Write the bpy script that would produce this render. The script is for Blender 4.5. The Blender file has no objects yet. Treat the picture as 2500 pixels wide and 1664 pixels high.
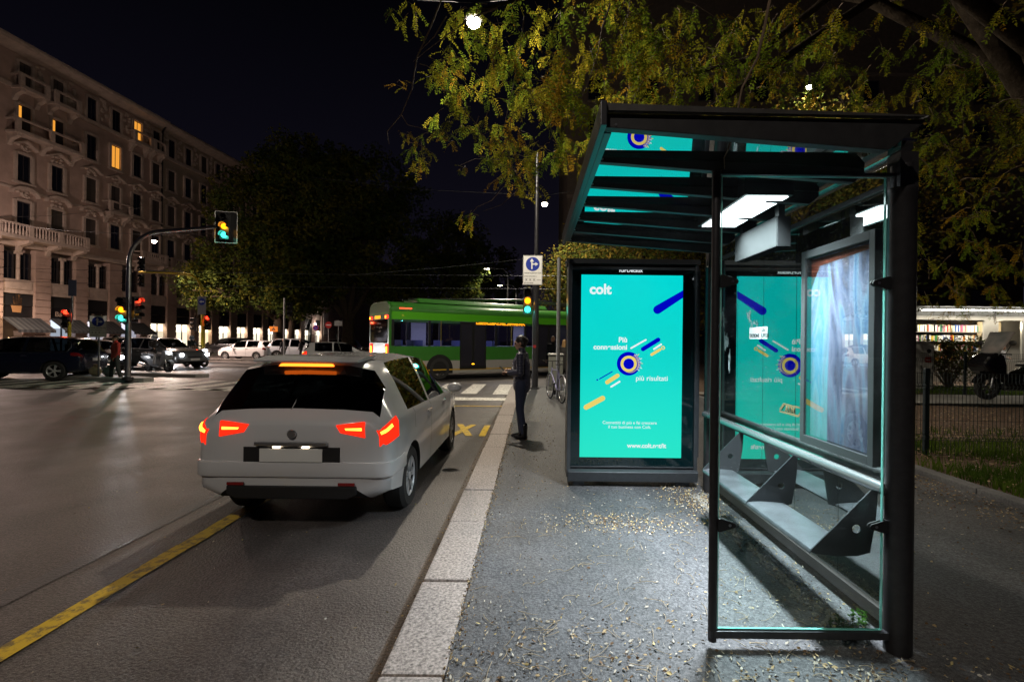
import bpy, bmesh, math, random
from mathutils import Vector, Matrix
R = math.radians
random.seed(7)
SC = bpy.context.scene
COL = SC.collection

# ---------------------------------------------------------------- camera
CAM_H, FPX, ROLL = 1.52, 1180.0, 0.011
cd = bpy.data.cameras.new('camera'); cam = bpy.data.objects.new('camera', cd); COL.objects.link(cam)
cd.sensor_width = 36; cd.lens = 36 * FPX / 2500
cd.shift_x = -47 / 2500; cd.shift_y = 1 / 2500
cd.clip_start = 0.05; cd.clip_end = 2000
cam.matrix_world = Matrix.Translation((0, 0, CAM_H)) @ Matrix.Rotation(R(90), 4, 'X') @ Matrix.Rotation(ROLL, 4, 'Z')
SC.camera = cam

def at(u, v, Y):                       # a point at distance Y along the street
    a, b = u - 1297, v - 833
    return Vector(((a + ROLL * b) / FPX * Y, Y, CAM_H - (b - ROLL * a) / FPX * Y))
def gnd(u, v, z=0.0):
    a, b = u - 1297, v - 833
    return at(u, v, (CAM_H - z) * FPX / (b - ROLL * a))

# ---------------------------------------------------------------- night sky
W = bpy.data.worlds.new('World'); SC.world = W; W.use_nodes = True
nt = W.node_tree; bg = nt.nodes['Background']
tc = nt.nodes.new('ShaderNodeTexCoord'); sx = nt.nodes.new('ShaderNodeSeparateXYZ'); cr = nt.nodes.new('ShaderNodeValToRGB')
nt.links.new(tc.outputs['Generated'], sx.inputs[0]); nt.links.new(sx.outputs['Z'], cr.inputs[0]); nt.links.new(cr.outputs[0], bg.inputs[0])
e = cr.color_ramp.elements
e[0].position = 0.0; e[0].color = (.0105, .0085, .0145, 1)
e[1].position = .6; e[1].color = (.0005, .0005, .0010, 1)
n_ = e.new(.22); n_.color = (.0040, .0036, .0072, 1)
bg.inputs[1].default_value = 1.0
SC.view_settings.view_transform = 'Standard'; SC.view_settings.look = 'None'
SC.view_settings.exposure = 0; SC.view_settings.gamma = 1
SC.cycles.max_bounces = 8; SC.cycles.transparent_max_bounces = 24
SC.cycles.sample_clamp_indirect = 4; SC.cycles.caustics_reflective = False; SC.cycles.caustics_refractive = False

# ---------------------------------------------------------------- materials
def mat(name, col, rough=.5, metal=0, emit=None, es=1.0, var=0, vs=6, bump=0, bs=60, coat=0, spec=.5, c2=None, det=6):
    m = bpy.data.materials.new(name); m.use_nodes = True; t = m.node_tree; b = t.nodes['Principled BSDF']
    b.inputs['Base Color'].default_value = (*col, 1); b.inputs['Roughness'].default_value = rough
    b.inputs['Metallic'].default_value = metal; b.inputs['Specular IOR Level'].default_value = spec
    if coat: b.inputs['Coat Weight'].default_value = coat; b.inputs['Coat Roughness'].default_value = .04
    if emit: b.inputs['Emission Color'].default_value = (*emit, 1); b.inputs['Emission Strength'].default_value = es
    if var or c2 or bump:
        co = t.nodes.new('ShaderNodeTexCoord')
    if var or c2:
        n = t.nodes.new('ShaderNodeTexNoise'); n.inputs['Scale'].default_value = vs; n.inputs['Detail'].default_value = det; n.inputs['Roughness'].default_value = .65
        t.links.new(co.outputs['Object'], n.inputs['Vector'])
        r = t.nodes.new('ShaderNodeValToRGB'); r.color_ramp.elements[0].position = .3; r.color_ramp.elements[1].position = .7
        d = c2 or tuple(min(1, c * (1 + var)) for c in col)
        r.color_ramp.elements[0].color = (*(col if c2 else tuple(c * (1 - var) for c in col)), 1); r.color_ramp.elements[1].color = (*d, 1)
        t.links.new(n.outputs[0], r.inputs[0]); t.links.new(r.outputs[0], b.inputs['Base Color'])
    if bump:
        n2 = t.nodes.new('ShaderNodeTexNoise'); n2.inputs['Scale'].default_value = bs; n2.inputs['Detail'].default_value = 4
        t.links.new(co.outputs['Object'], n2.inputs['Vector'])
        bp = t.nodes.new('ShaderNodeBump'); bp.inputs['Strength'].default_value = bump; bp.inputs['Distance'].default_value = .02
        t.links.new(n2.outputs[0], bp.inputs['Height']); t.links.new(bp.outputs[0], b.inputs['Normal'])
    return m

def emat(name, col, s):
    m = bpy.data.materials.new(name); m.use_nodes = True; t = m.node_tree; t.nodes.clear()
    o = t.nodes.new('ShaderNodeOutputMaterial'); e_ = t.nodes.new('ShaderNodeEmission')
    e_.inputs[0].default_value = (*col, 1); e_.inputs[1].default_value = s; t.links.new(e_.outputs[0], o.inputs[0]); return m

def glass(name, tint=(.86, .95, .93), f0=.06, f1=.8, power=3.0, rough=0.0, dirt=0.0):
    """thin pane: clear through, with reflectance rising towards grazing view; dirt = specks of dried rain"""
    m = bpy.data.materials.new(name); m.use_nodes = True; t = m.node_tree; t.nodes.clear(); N = t.nodes.new; L = t.links.new
    o = N('ShaderNodeOutputMaterial'); tr = N('ShaderNodeBsdfTransparent'); gl = N('ShaderNodeBsdfGlossy'); mx = N('ShaderNodeMixShader')
    tr.inputs[0].default_value = (*tint, 1); gl.inputs['Roughness'].default_value = rough
    lw = N('ShaderNodeLayerWeight'); lw.inputs[0].default_value = .5
    pw = N('ShaderNodeMath'); pw.operation = 'POWER'; pw.inputs[1].default_value = power; L(lw.outputs['Facing'], pw.inputs[0])
    mr = N('ShaderNodeMapRange'); mr.inputs['To Min'].default_value = f0; mr.inputs['To Max'].default_value = f1; L(pw.outputs[0], mr.inputs[0])
    L(mr.outputs[0], mx.inputs[0]); L(tr.outputs[0], mx.inputs[1]); L(gl.outputs[0], mx.inputs[2])
    last = mx
    if dirt:
        co = N('ShaderNodeTexCoord'); vo = N('ShaderNodeTexVoronoi'); vo.inputs['Scale'].default_value = 70
        n = N('ShaderNodeTexNoise'); n.inputs['Scale'].default_value = 5
        L(co.outputs['Object'], vo.inputs[0]); L(co.outputs['Object'], n.inputs[0])
        a = N('ShaderNodeMath'); a.operation = 'LESS_THAN'; a.inputs[1].default_value = .13; L(vo.outputs['Distance'], a.inputs[0])
        b = N('ShaderNodeMapRange'); b.inputs['From Min'].default_value = .42; b.inputs['From Max'].default_value = .72; b.inputs['To Max'].default_value = dirt; L(n.outputs[0], b.inputs[0])
        c = N('ShaderNodeMath'); c.operation = 'MULTIPLY'; L(a.outputs[0], c.inputs[0]); L(b.outputs[0], c.inputs[1])
        d = N('ShaderNodeMath'); d.operation = 'MULTIPLY_ADD'; d.inputs[1].default_value = .015; L(b.outputs[0], d.inputs[0]); L(c.outputs[0], d.inputs[2])
        df = N('ShaderNodeBsdfTranslucent'); df.inputs[0].default_value = (.8, .85, .9, 1)
        d2 = N('ShaderNodeBsdfDiffuse'); d2.inputs[0].default_value = (.8, .85, .9, 1); ad = N('ShaderNodeMixShader'); L(df.outputs[0], ad.inputs[1]); L(d2.outputs[0], ad.inputs[2])
        m2 = N('ShaderNodeMixShader'); L(d.outputs[0], m2.inputs[0]); L(mx.outputs[0], m2.inputs[1]); L(ad.outputs[0], m2.inputs[2]); last = m2
    L(last.outputs[0], o.inputs[0]); return m

def leafmat(name, col, tr=.5):
    m = bpy.data.materials.new(name); m.use_nodes = True; t = m.node_tree; t.nodes.clear(); N = t.nodes.new; L = t.links.new
    o = N('ShaderNodeOutputMaterial'); d = N('ShaderNodeBsdfDiffuse'); s = N('ShaderNodeBsdfTranslucent'); mx = N('ShaderNodeMixShader')
    n = N('ShaderNodeTexNoise'); n.inputs['Scale'].default_value = 2.3; co = N('ShaderNodeTexCoord'); L(co.outputs['Object'], n.inputs[0])
    r = N('ShaderNodeValToRGB'); r.color_ramp.elements[0].position = .35; r.color_ramp.elements[1].position = .65
    r.color_ramp.elements[0].color = (col[0] * .6, col[1] * .7, col[2] * .7, 1); r.color_ramp.elements[1].color = (col[0] * 1.3, col[1] * 1.25, col[2] * 1.2, 1)
    L(n.outputs[0], r.inputs[0]); L(r.outputs[0], d.inputs[0]); L(r.outputs[0], s.inputs[0])
    mx.inputs[0].default_value = tr; L(d.outputs[0], mx.inputs[1]); L(s.outputs[0], mx.inputs[2]); L(mx.outputs[0], o.inputs[0]); return m

# ---------------------------------------------------------------- mesh helpers
class MB:
    def __init__(s): s.v = []; s.f = []; s.m = []
    def add(s, vs, fs, mi=0):
        o = len(s.v); s.v += [Vector(p) for p in vs]
        for f in fs: s.f.append([i + o for i in f]); s.m.append(mi)
        return s
    def box(s, x0, x1, y0, y1, z0, z1, mi=0):
        vs = [(x, y, z) for x in (x0, x1) for y in (y0, y1) for z in (z0, z1)]
        return s.add(vs, [(0, 1, 3, 2), (4, 6, 7, 5), (0, 4, 5, 1), (2, 3, 7, 6), (0, 2, 6, 4), (1, 5, 7, 3)], mi)
    def obox(s, c, hx, hy, hz, M=None, mi=0):          # oriented box
        k = len(s.v); s.box(-hx, hx, -hy, hy, -hz, hz, mi)
        M = M or Matrix(); c = Vector(c)
        for i in range(k, len(s.v)): s.v[i] = c + M.to_3x3() @ s.v[i]
        return s
    def bar(s, a, b, w, h, mi=0):                       # rectangular bar from a to b
        a, b = Vector(a), Vector(b); d = b - a; q = d.to_track_quat('Y', 'Z').to_matrix()
        return s.obox((a + b) / 2, w / 2, d.length / 2, h / 2, q, mi)
    def quad(s, a, b, c, d, mi=0): return s.add([a, b, c, d], [(0, 1, 2, 3)], mi)
    def tube(s, pts, r, n=10, mi=0, cap=True):
        pts = [Vector(p) for p in pts]; rs = r if isinstance(r, (list, tuple)) else [r] * len(pts)
        vs = []; fs = []; up = None
        for i, p in enumerate(pts):
            d = (pts[min(i + 1, len(pts) - 1)] - pts[max(i - 1, 0)])
            if d.length < 1e-9: d = Vector((0, 0, 1))
            d.normalize()
            if up is None: up = d.orthogonal().normalized()
            up = (up - d * up.dot(d)); up = up.normalized() if up.length > 1e-6 else d.orthogonal().normalized()
            w = d.cross(up)
            for k in range(n):
                a = 2 * math.pi * k / n; vs.append(p + (up * math.cos(a) + w * math.sin(a)) * rs[i])
        for i in range(len(pts) - 1):
            for k in range(n):
                k2 = (k + 1) % n; fs.append((i * n + k, i * n + k2, (i + 1) * n + k2, (i + 1) * n + k))
        if cap: fs.append(tuple(range(n - 1, -1, -1))); fs.append(tuple((len(pts) - 1) * n + k for k in range(n)))
        return s.add(vs, fs, mi)
    def prism(s, poly, axis, a0, a1, mi=0):             # 2-D polygon extruded along axis ('x': poly=(y,z) 'y': (x,z) 'z': (x,y))
        n = len(poly)
        P = {'x': lambda p, a: (a, p[0], p[1]), 'y': lambda p, a: (p[0], a, p[1]), 'z': lambda p, a: (p[0], p[1], a)}[axis]
        vs = [P(p, a0) for p in poly] + [P(p, a1) for p in poly]
        fs = [tuple(range(n - 1, -1, -1)), tuple(range(n, 2 * n))] + [(i, (i + 1) % n, n + (i + 1) % n, n + i) for i in range(n)]
        return s.add(vs, fs, mi)
    def lathe(s, prof, c=(0, 0, 0), axis='z', n=20, mi=0, cap=True):   # prof: (radius, along)
        c = Vector(c); vs = []; fs = []
        for r, h in prof:
            for k in range(n):
                a = 2 * math.pi * k / n; x, y = r * math.cos(a), r * math.sin(a)
                vs.append(c + Vector({'z': (x, y, h), 'x': (h, x, y), 'y': (x, h, y)}[axis]))
        for i in range(len(prof) - 1):
            for k in range(n):
                k2 = (k + 1) % n; fs.append((i * n + k, i * n + k2, (i + 1) * n + k2, (i + 1) * n + k))
        if cap and tuple(prof[0]) != tuple(prof[-1]): fs.append(tuple(range(n - 1, -1, -1))); fs.append(tuple((len(prof) - 1) * n + k for k in range(n)))
        return s.add(vs, fs, mi)
    def ell(s, c, rx, ry, rz, nu=16, nv=10, mi=0, M=None):
        c = Vector(c); vs = []; fs = []
        for j in range(1, nv):
            t = math.pi * j / nv
            for i in range(nu):
                a = 2 * math.pi * i / nu; p = Vector((rx * math.sin(t) * math.cos(a), ry * math.sin(t) * math.sin(a), rz * math.cos(t)))
                vs.append(c + (M @ p if M else p))
        top = len(vs); p = Vector((0, 0, rz)); vs.append(c + (M @ p if M else p)); p = Vector((0, 0, -rz)); vs.append(c + (M @ p if M else p))
        for j in range(nv - 2):
            for i in range(nu):
                i2 = (i + 1) % nu; fs.append((j * nu + i, (j + 1) * nu + i, (j + 1) * nu + i2, j * nu + i2))
        for i in range(nu):
            i2 = (i + 1) % nu; fs.append((top, i, i2)); fs.append((top + 1, (nv - 2) * nu + i2, (nv - 2) * nu + i))
        return s.add(vs, fs, mi)
    def cap(s, p0, r0, p1, r1, n=12, mi=0):             # tapered capsule
        s.tube([p0, p1], [r0, r1], n, mi); s.ell(p0, r0, r0, r0, n, 8, mi); s.ell(p1, r1, r1, r1, n, 8, mi); return s
    def xf(s, M, k=0):
        for i in range(k, len(s.v)): s.v[i] = M @ s.v[i]
        return s
    def mesh(s, name, mats, smooth=0, bevel=0):
        me = bpy.data.meshes.new(name); me.from_pydata([tuple(p) for p in s.v], [], s.f)
        for m in (mats if isinstance(mats, (list, tuple)) else [mats]): me.materials.append(m)
        for p, mi in zip(me.polygons, s.m): p.material_index = mi
        if s.f and len(s.f) < 60000 and (smooth or bevel or True):
            bm = bmesh.new(); bm.from_mesh(me); bmesh.ops.recalc_face_normals(bm, faces=bm.faces)
            if bevel:
                ed = [e for e in bm.edges if len(e.link_faces) == 2 and e.calc_face_angle(0) > R(35)]
                bmesh.ops.bevel(bm, geom=ed, offset=bevel, segments=2, profile=.6, affect='EDGES', clamp_overlap=True)
            if smooth:
                for f in bm.faces: f.smooth = True
                for e in bm.edges:
                    if len(e.link_faces) == 2 and e.calc_face_angle(0) > R(smooth): e.smooth = False
            bm.to_mesh(me); bm.free()
        return me
    def build(s, name, mats, parent=None, smooth=0, bevel=0, kind=None):
        o = bpy.data.objects.new(name, s.mesh(name, mats, smooth, bevel)); COL.objects.link(o)
        if parent is not None: o.parent = parent
        if kind: o['kind'] = kind
        return o

def tag(o, label, cat, group=None):
    o['label'] = label; o['category'] = cat
    if group: o['group'] = group
    return o
def thing(name, label, cat, loc=(0, 0, 0), rz=0, group=None):
    o = bpy.data.objects.new(name, None); COL.objects.link(o); o.empty_display_size = .2
    o.location = loc; o.rotation_euler = (0, 0, rz); return tag(o, label, cat, group)
def copy_tree(o, parent=None):
    c = o.copy(); COL.objects.link(c)
    if parent is not None: c.parent = parent
    for ch in list(o.children): copy_tree(ch, c)
    return c
def evald(o):
    dg = bpy.context.evaluated_depsgraph_get(); dg.update()
    return bpy.data.meshes.new_from_object(o.evaluated_get(dg))
def text_mesh(body, size, m, depth=.001, bold=0.0, align='LEFT'):
    cu = bpy.data.curves.new('lettering', 'FONT'); cu.body = body; cu.size = size; cu.extrude = depth; cu.offset = bold; cu.align_x = align
    o = bpy.data.objects.new('lettering', cu); COL.objects.link(o); me = evald(o); bpy.data.objects.remove(o); me.materials.clear(); me.materials.append(m); return me
def text(body, size, m, parent, M, bold=0.0, align='LEFT', name='lettering', depth=.001):
    me = text_mesh(body, size, m, depth, bold, align); o = bpy.data.objects.new(name, me); COL.objects.link(o); o.parent = parent; o.matrix_local = M; return o
FACE = Matrix.Rotation(R(90), 4, 'X')           # text standing up, facing -Y
def lamp(kind, name, loc, power, col=(1, 1, 1), parent=None, rot=(0, 0, 0), **k):
    l = bpy.data.lights.new(name, kind); l.energy = power; l.color = col
    for a, b in k.items(): setattr(l, a, b)
    o = bpy.data.objects.new(name, l); COL.objects.link(o); o.location = loc; o.rotation_euler = rot
    if parent is not None: o.parent = parent
    return o

STEEL = mat('grey_powdercoat', (.045, .045, .05), .34, .5, var=.2, vs=30, bump=.05, bs=200)
STEELD = mat('dark_powdercoat', (.03, .028, .03), .38, .4, var=.25, vs=20)
CHROME = mat('brushed_steel', (.45, .46, .48), .28, 1)
GALV = mat('galvanised', (.30, .31, .32), .45, .7, var=.15, vs=20)
BLACK = mat('black_plastic', (.012, .012, .013), .42)
RUBBER = mat('tyre_rubber', (.015, .015, .015), .8)
WHITE = mat('white_sheet', (.75, .75, .74), .5)
DARKGLASS = mat('dark_car_glass', (.006, .007, .008), .05, 0, spec=.7)
# ---------------------------------------------------------------- ground
def asphalt(name, a, b, rough, tint=None, flecks=.25, big=(.75, 1.25)):
    m = bpy.data.materials.new(name); m.use_nodes = True; t = m.node_tree; N = t.nodes.new; L = t.links.new; p = t.nodes['Principled BSDF']
    co = N('ShaderNodeTexCoord')
    def noise(s, d=4, r=.6):
        n = N('ShaderNodeTexNoise'); n.inputs['Scale'].default_value = s; n.inputs['Detail'].default_value = d; n.inputs['Roughness'].default_value = r; L(co.outputs['Object'], n.inputs[0]); return n
    n1 = noise(62, 2, .55); n2 = noise(1.1, 8); n3 = noise(210, 1)
    r1 = N('ShaderNodeValToRGB'); r1.color_ramp.elements[0].position = .38; r1.color_ramp.elements[1].position = .64; r1.color_ramp.elements[0].color = (*a, 1); r1.color_ramp.elements[1].color = (*b, 1); L(n1.outputs[0], r1.inputs[0])
    mr = N('ShaderNodeMapRange'); mr.inputs['From Min'].default_value = .3; mr.inputs['From Max'].default_value = .7; mr.inputs['To Min'].default_value = big[0]; mr.inputs['To Max'].default_value = big[1]; L(n2.outputs[0], mr.inputs[0])
    mpg = N('ShaderNodeMapping'); mpg.inputs['Scale'].default_value = (1.6, .05, 1); L(co.outputs['Object'], mpg.inputs[0])
    n5 = N('ShaderNodeTexNoise'); n5.inputs['Scale'].default_value = 1.0; n5.inputs['Detail'].default_value = 5; L(mpg.outputs[0], n5.inputs[0])
    m5 = N('ShaderNodeMapRange'); m5.inputs['From Min'].default_value = .35; m5.inputs['From Max'].default_value = .65; m5.inputs['To Min'].default_value = .78; m5.inputs['To Max'].default_value = 1.15; L(n5.outputs[0], m5.inputs[0])
    mm = N('ShaderNodeMath'); mm.operation = 'MULTIPLY'; L(mr.outputs[0], mm.inputs[0]); L(m5.outputs[0], mm.inputs[1])
    mu = N('ShaderNodeVectorMath'); mu.operation = 'SCALE'; L(r1.outputs[0], mu.inputs[0]); L(mm.outputs[0], mu.inputs['Scale'])
    fl = N('ShaderNodeMapRange'); fl.inputs['From Min'].default_value = .60; fl.inputs['From Max'].default_value = .70; fl.inputs['To Max'].default_value = flecks; L(n3.outputs[0], fl.inputs[0])
    ad = N('ShaderNodeVectorMath'); ad.operation = 'ADD'; L(mu.outputs[0], ad.inputs[0]); L(fl.outputs[0], ad.inputs[1]); L(ad.outputs[0], p.inputs['Base Color'])
    rr = N('ShaderNodeMapRange'); rr.inputs['From Min'].default_value = .3; rr.inputs['From Max'].default_value = .7; rr.inputs['To Min'].default_value = rough - .1; rr.inputs['To Max'].default_value = rough + .12; L(n2.outputs[0], rr.inputs[0]); L(rr.outputs[0], p.inputs['Roughness'])
    bp = N('ShaderNodeBump'); bp.inputs['Strength'].default_value = .55; bp.inputs['Distance'].default_value = .012; L(n1.outputs[0], bp.inputs['Height']); L(bp.outputs[0], p.inputs['Normal'])
    return m
ROADM = asphalt('road_asphalt', (.032, .027, .025), (.092, .078, .073), .46, flecks=.16, big=(.62, 1.3))
PAVEM = asphalt('pavement_asphalt', (.034, .034, .038), (.098, .099, .105), .66, flecks=.10, big=(.55, 1.25))
GRANITE = mat('granite', (.085, .075, .07), .7, var=0, c2=(.46, .40, .37), vs=58, bump=.25, bs=110, det=3)
PATCHM = asphalt('patch_asphalt', (.03, .03, .032), (.06, .058, .06), .42, flecks=.06)
def sheet(name, pts, m, z=None):
    b = MB(); b.add([(p[0], p[1], p[2] if len(p) > 2 else z) for p in pts], [tuple(range(len(pts)))]); return b.build(name, m, kind='structure')
RZ = -.10
sheet('road', [(-600, -60), (600, -60), (600, 1200), (-600, 1200)], ROADM, RZ)
# gutter strip of darker, browner asphalt along the kerb, and an old trench patch
GUT = asphalt('gutter_grime', (.030, .020, .013), (.075, .050, .034), .6, flecks=.05)
sheet('gutter', [(-.76, -4), (-.667, -4), (-.667, 14.5), (-.76, 14.5)], GUT, RZ + .004)
sheet('road_patch', [(-3.30, -2), (-3.16, -2), (-3.12, 13), (-3.28, 13)], PATCHM, RZ + .004)
# granite kerb blocks
kb = MB(); y = -3.4
for i, l in enumerate([1.2, 1.2, 1.1, 1.1, 1.0, .87, 1.01, .87, .95, 1.05, 1.0, 1.1, .95, 1.1, 1.0, 1.2, 1.0, 1.1, 1.0]):
    x0 = -.667 + random.uniform(-.008, .008); x1 = -.395 + .006 * i * .6
    kb.box(x0, x1, y + .008, y + l - .008, -.4, random.uniform(-.004, .004)); y += l
KERB_END = y
kb.build('kerb', GRANITE, bevel=.014, kind='structure')
sheet('kerb_joint', [(-.660, -3.4), (-.35, -3.4), (-.30, KERB_END), (-.655, KERB_END)], mat('dirt_joint', (.035, .028, .02), .9), -.02)
# pavement right of the kerb
pv = MB(); ys = [-6 + i * .5 for i in range(60)]
def kx(y): return -.395 + .0036 * max(0, y + 3.4) + .006 * math.sin(y * 7.3) + .004 * math.sin(y * 19)
for a, b in zip(ys, ys[1:]):
    if b > KERB_END + .1: break
    pv.quad((kx(a), a, -.006), (4.62, a, -.006), (4.62, b, -.006), (kx(b), b, -.006))
pv.build('pavement', PAVEM, kind='structure')
# park side kerb, verge, soil, path
pk = MB(); y = -1.0
for l in [1.0] * 16: pk.box(4.62, 4.78, y + .005, y + l - .005, -.3, .055 + random.uniform(-.004, .004)); y += l
pk.build('park_kerb', mat('old_stone', (.07, .07, .075), .8, c2=(.15, .15, .15), vs=40, bump=.2, bs=60), bevel=.012, kind='structure')
SOIL = mat('leaf_strewn_soil', (.035, .02, .012), .9, c2=(.16, .095, .055), vs=26, bump=.6, bs=40)
so = MB(); nx, ny = 34, 34
def soz(x, y): return .02 + .05 * math.sin(x * 1.3 + y * .7) * .4 + random.uniform(0, .02)
g = [[(4.78 + i * .65, -2 + j * .65, soz(4.78 + i * .65, -2 + j * .65)) for i in range(nx)] for j in range(ny)]
for j in range(ny - 1):
    for i in range(nx - 1): so.quad(g[j][i], g[j][i + 1], g[j + 1][i + 1], g[j + 1][i])
so.build('park_soil', SOIL, smooth=60, kind='structure')
sheet('park_path', [(4.8, 12.0), (26, 12.0), (26, 14.1), (4.8, 14.1)], mat('path_concrete', (.22, .21, .19), .8, var=.3, vs=4, bump=.1), .10)
sheet('park_ground', [(4.62, 19), (80, 19), (80, 90), (4.62, 90)], SOIL, 0.0)
# ---------------------------------------------------------------- road markings
YEL = mat('yellow_road_paint', (.50, .33, .015), .55, c2=(.36, .23, .02), vs=9, bump=.25, bs=90)
WHT = mat('white_road_paint', (.62, .60, .55), .6, c2=(.34, .32, .29), vs=5, bump=.25, bs=60)
def worn(name, col, dark):
    """paint worn through to the asphalt in patches"""
    m = mat(name, col, .55, c2=col, vs=3); t = m.node_tree; N = t.nodes.new; L = t.links.new; p = t.nodes['Principled BSDF']
    co = N('ShaderNodeTexCoord'); n = N('ShaderNodeTexNoise'); n.inputs['Scale'].default_value = 14; n.inputs['Detail'].default_value = 9; n.inputs['Roughness'].default_value = .75; L(co.outputs['Object'], n.inputs[0])
    r = N('ShaderNodeValToRGB'); r.color_ramp.elements[0].position = .41; r.color_ramp.elements[1].position = .50; r.color_ramp.elements[0].color = (*dark, 1); r.color_ramp.elements[1].color = (*col, 1)
    L(n.outputs[0], r.inputs[0]); L(r.outputs[0], p.inputs['Base Color']); return m
YEL = worn('yellow_road_paint', (.50, .33, .012), (.16, .11, .03)); WHT = worn('white_road_paint', (.68, .65, .60), (.20, .18, .16))
mk = MB(); Z = RZ + .008
def rect(x0, x1, y0, y1, mi=0): mk.quad((x0, y0, Z), (x1, y0, Z), (x1, y1, Z), (x0, y1, Z), mi)
for i in range(40):                                            # edge of the taxi rank: long yellow line with a ragged rim
    y0 = -2 + i * .36
    rect(-2.735 + random.uniform(-.006, .006), -2.605 + random.uniform(-.006, .006), y0, y0 + .362)
rect(-2.6, -.70, 11.9, 12.0)
def poly(pts, mi=0): mk.add([(x, y, Z) for x, y in pts], [tuple(range(len(pts)))], mi)
poly([(-.875, 8.19), (-.765, 8.19), (-.765, 9.25), (-.875, 9.25)])                               # I
poly([(-1.39, 8.25), (-1.27, 8.25), (-1.03, 9.3), (-1.15, 9.3)]); mk.v[-4:] = [p + Vector((0, 0, .001)) for p in mk.v[-4:]]
poly([(-1.10, 8.22), (-.98, 8.22), (-1.30, 9.35), (-1.42, 9.35)])                                # X
poly([(-1.62, 8.3), (-1.51, 8.3), (-1.71, 9.4), (-1.80, 9.4)]); poly([(-2.0, 8.3), (-1.89, 8.3), (-1.72, 9.4), (-1.81, 9.4)]); poly([(-1.87, 8.6), (-1.60, 8.6), (-1.63, 8.75), (-1.84, 8.75)])  # A
poly([(-2.34, 8.3), (-2.23, 8.3), (-2.23, 9.25), (-2.34, 9.25)]); poly([(-2.52, 9.25), (-2.05, 9.25), (-2.05, 9.42), (-2.52, 9.42)])   # T
rect(-2.6, -.69, 13.1, 13.75, 1)
for i in range(20):
    x = -.66 - i * .985 - .5; rect(x, x + .49, 14.7 + random.uniform(-.1, .1) + .02 * i, 18.0 + .03 * i, 1)
for i in range(6): poly([(-16.5 + i * 1.6, 15.0 - i * .06), (-14.9 + i * 1.6, 14.94 - i * .06), (-14.9 + i * 1.6, 15.5 - i * .06), (-16.5 + i * 1.6, 15.56 - i * .06)], 1)
for i in range(9): rect(-9 + i * 1.1, -8.5 + i * 1.1, 31, 34.5, 1)
mk.build('road_markings', [YEL, WHT], kind='structure')
# traffic islands across the junction
def island(pts, z0, z1):
    b = MB(); b.prism(pts, 'z', z0, z1); return b
GREYSTONE = mat('island_stone', (.16, .15, .145), .7, c2=(.34, .32, .30), vs=30, bump=.2)
b = MB(); b.prism([(-18.2, 18.1), (-14.5, 17.2), (-13.9, 17.35), (-13.8, 17.7), (-14.2, 18.0), (-18.2, 19.4)], 'z', -.3, .05)
b.build('traffic_island', GREYSTONE, bevel=.03, kind='structure')
b = MB(); b.prism([(-17.5, 20.2), (-13.6, 19.6), (-13.3, 20.0), (-17.5, 21.2)], 'z', -.3, .04); b.build('traffic_island', GREYSTONE, bevel=.03, kind='structure')
kb = MB()
for i in range(13): kb.box(-24 + i * .85, -23.25 + i * .85, 34.6, 34.95, -.3, .02 + .01 * (i % 2))
kb.build('parking_kerb', GREYSTONE, bevel=.02, kind='structure')
b = MB(); b.prism([(-60, 37), (-38.8, 37), (-36, 60), (-28, 140), (-60, 140)], 'z', -.3, .03); b.build('far_pavement', GREYSTONE, kind='structure')
sheet('median_ground', [(-20, 41), (-7, 41), (-6, 130), (-24, 130)], SOIL, -.08)
# ---------------------------------------------------------------- bus shelter
PANE = glass('shelter_pane', (.92, .98, .965), .05, .55, 3.0, dirt=.30)
BACKP = glass('shelter_back_pane', (.62, .74, .72), .12, 1.0, .95)
ROOFG = glass('shelter_roof_glass', (.40, .50, .50), .25, 1.0, .45)
EDGE = mat('glass_edge', (.25, .75, .68), .15, 0, spec=.8)
SHX = 1.85                                   # plane of the posts
sh = thing('bus_shelter', 'glass bus shelter with dark steel posts, slatted glass roof and lit ceiling', 'bus shelter', (SHX, 3.6, 0))
O = Vector((SHX, 3.6, 0))
def P(b, name, m, sm=0, bv=0, par=None):
    k = b.xf(Matrix.Translation(-O)); return k.build(name, m, par or sh, sm, bv)
for yy in (2.42, 4.98):
    b = MB(); b.lathe([(.061, -.02), (.061, 2.28), (.064, 2.285), (.064, 2.30), (.05, 2.31), (.05, 2.42)], (SHX, yy, 0), n=28)
    b.box(SHX - .045, SHX + .045, yy - .045, yy + .045, 2.30, 2.475)
    post = P(b, 'post', STEELD, 40)
b = MB(); b.tube([(1.85, 2.45, 2.530), (1.85, 5.05, 2.530)], .066, 28); P(b, 'roof_tube', CHROME if False else mat('tube_steel', (.32, .33, .34), .24, .9), 40)
b = MB(); b.tube([(1.85, 2.435, 2.530), (1.85, 2.4495, 2.530)], .064, 28); P(b, 'tube_cap', BLACK, 40)
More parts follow.
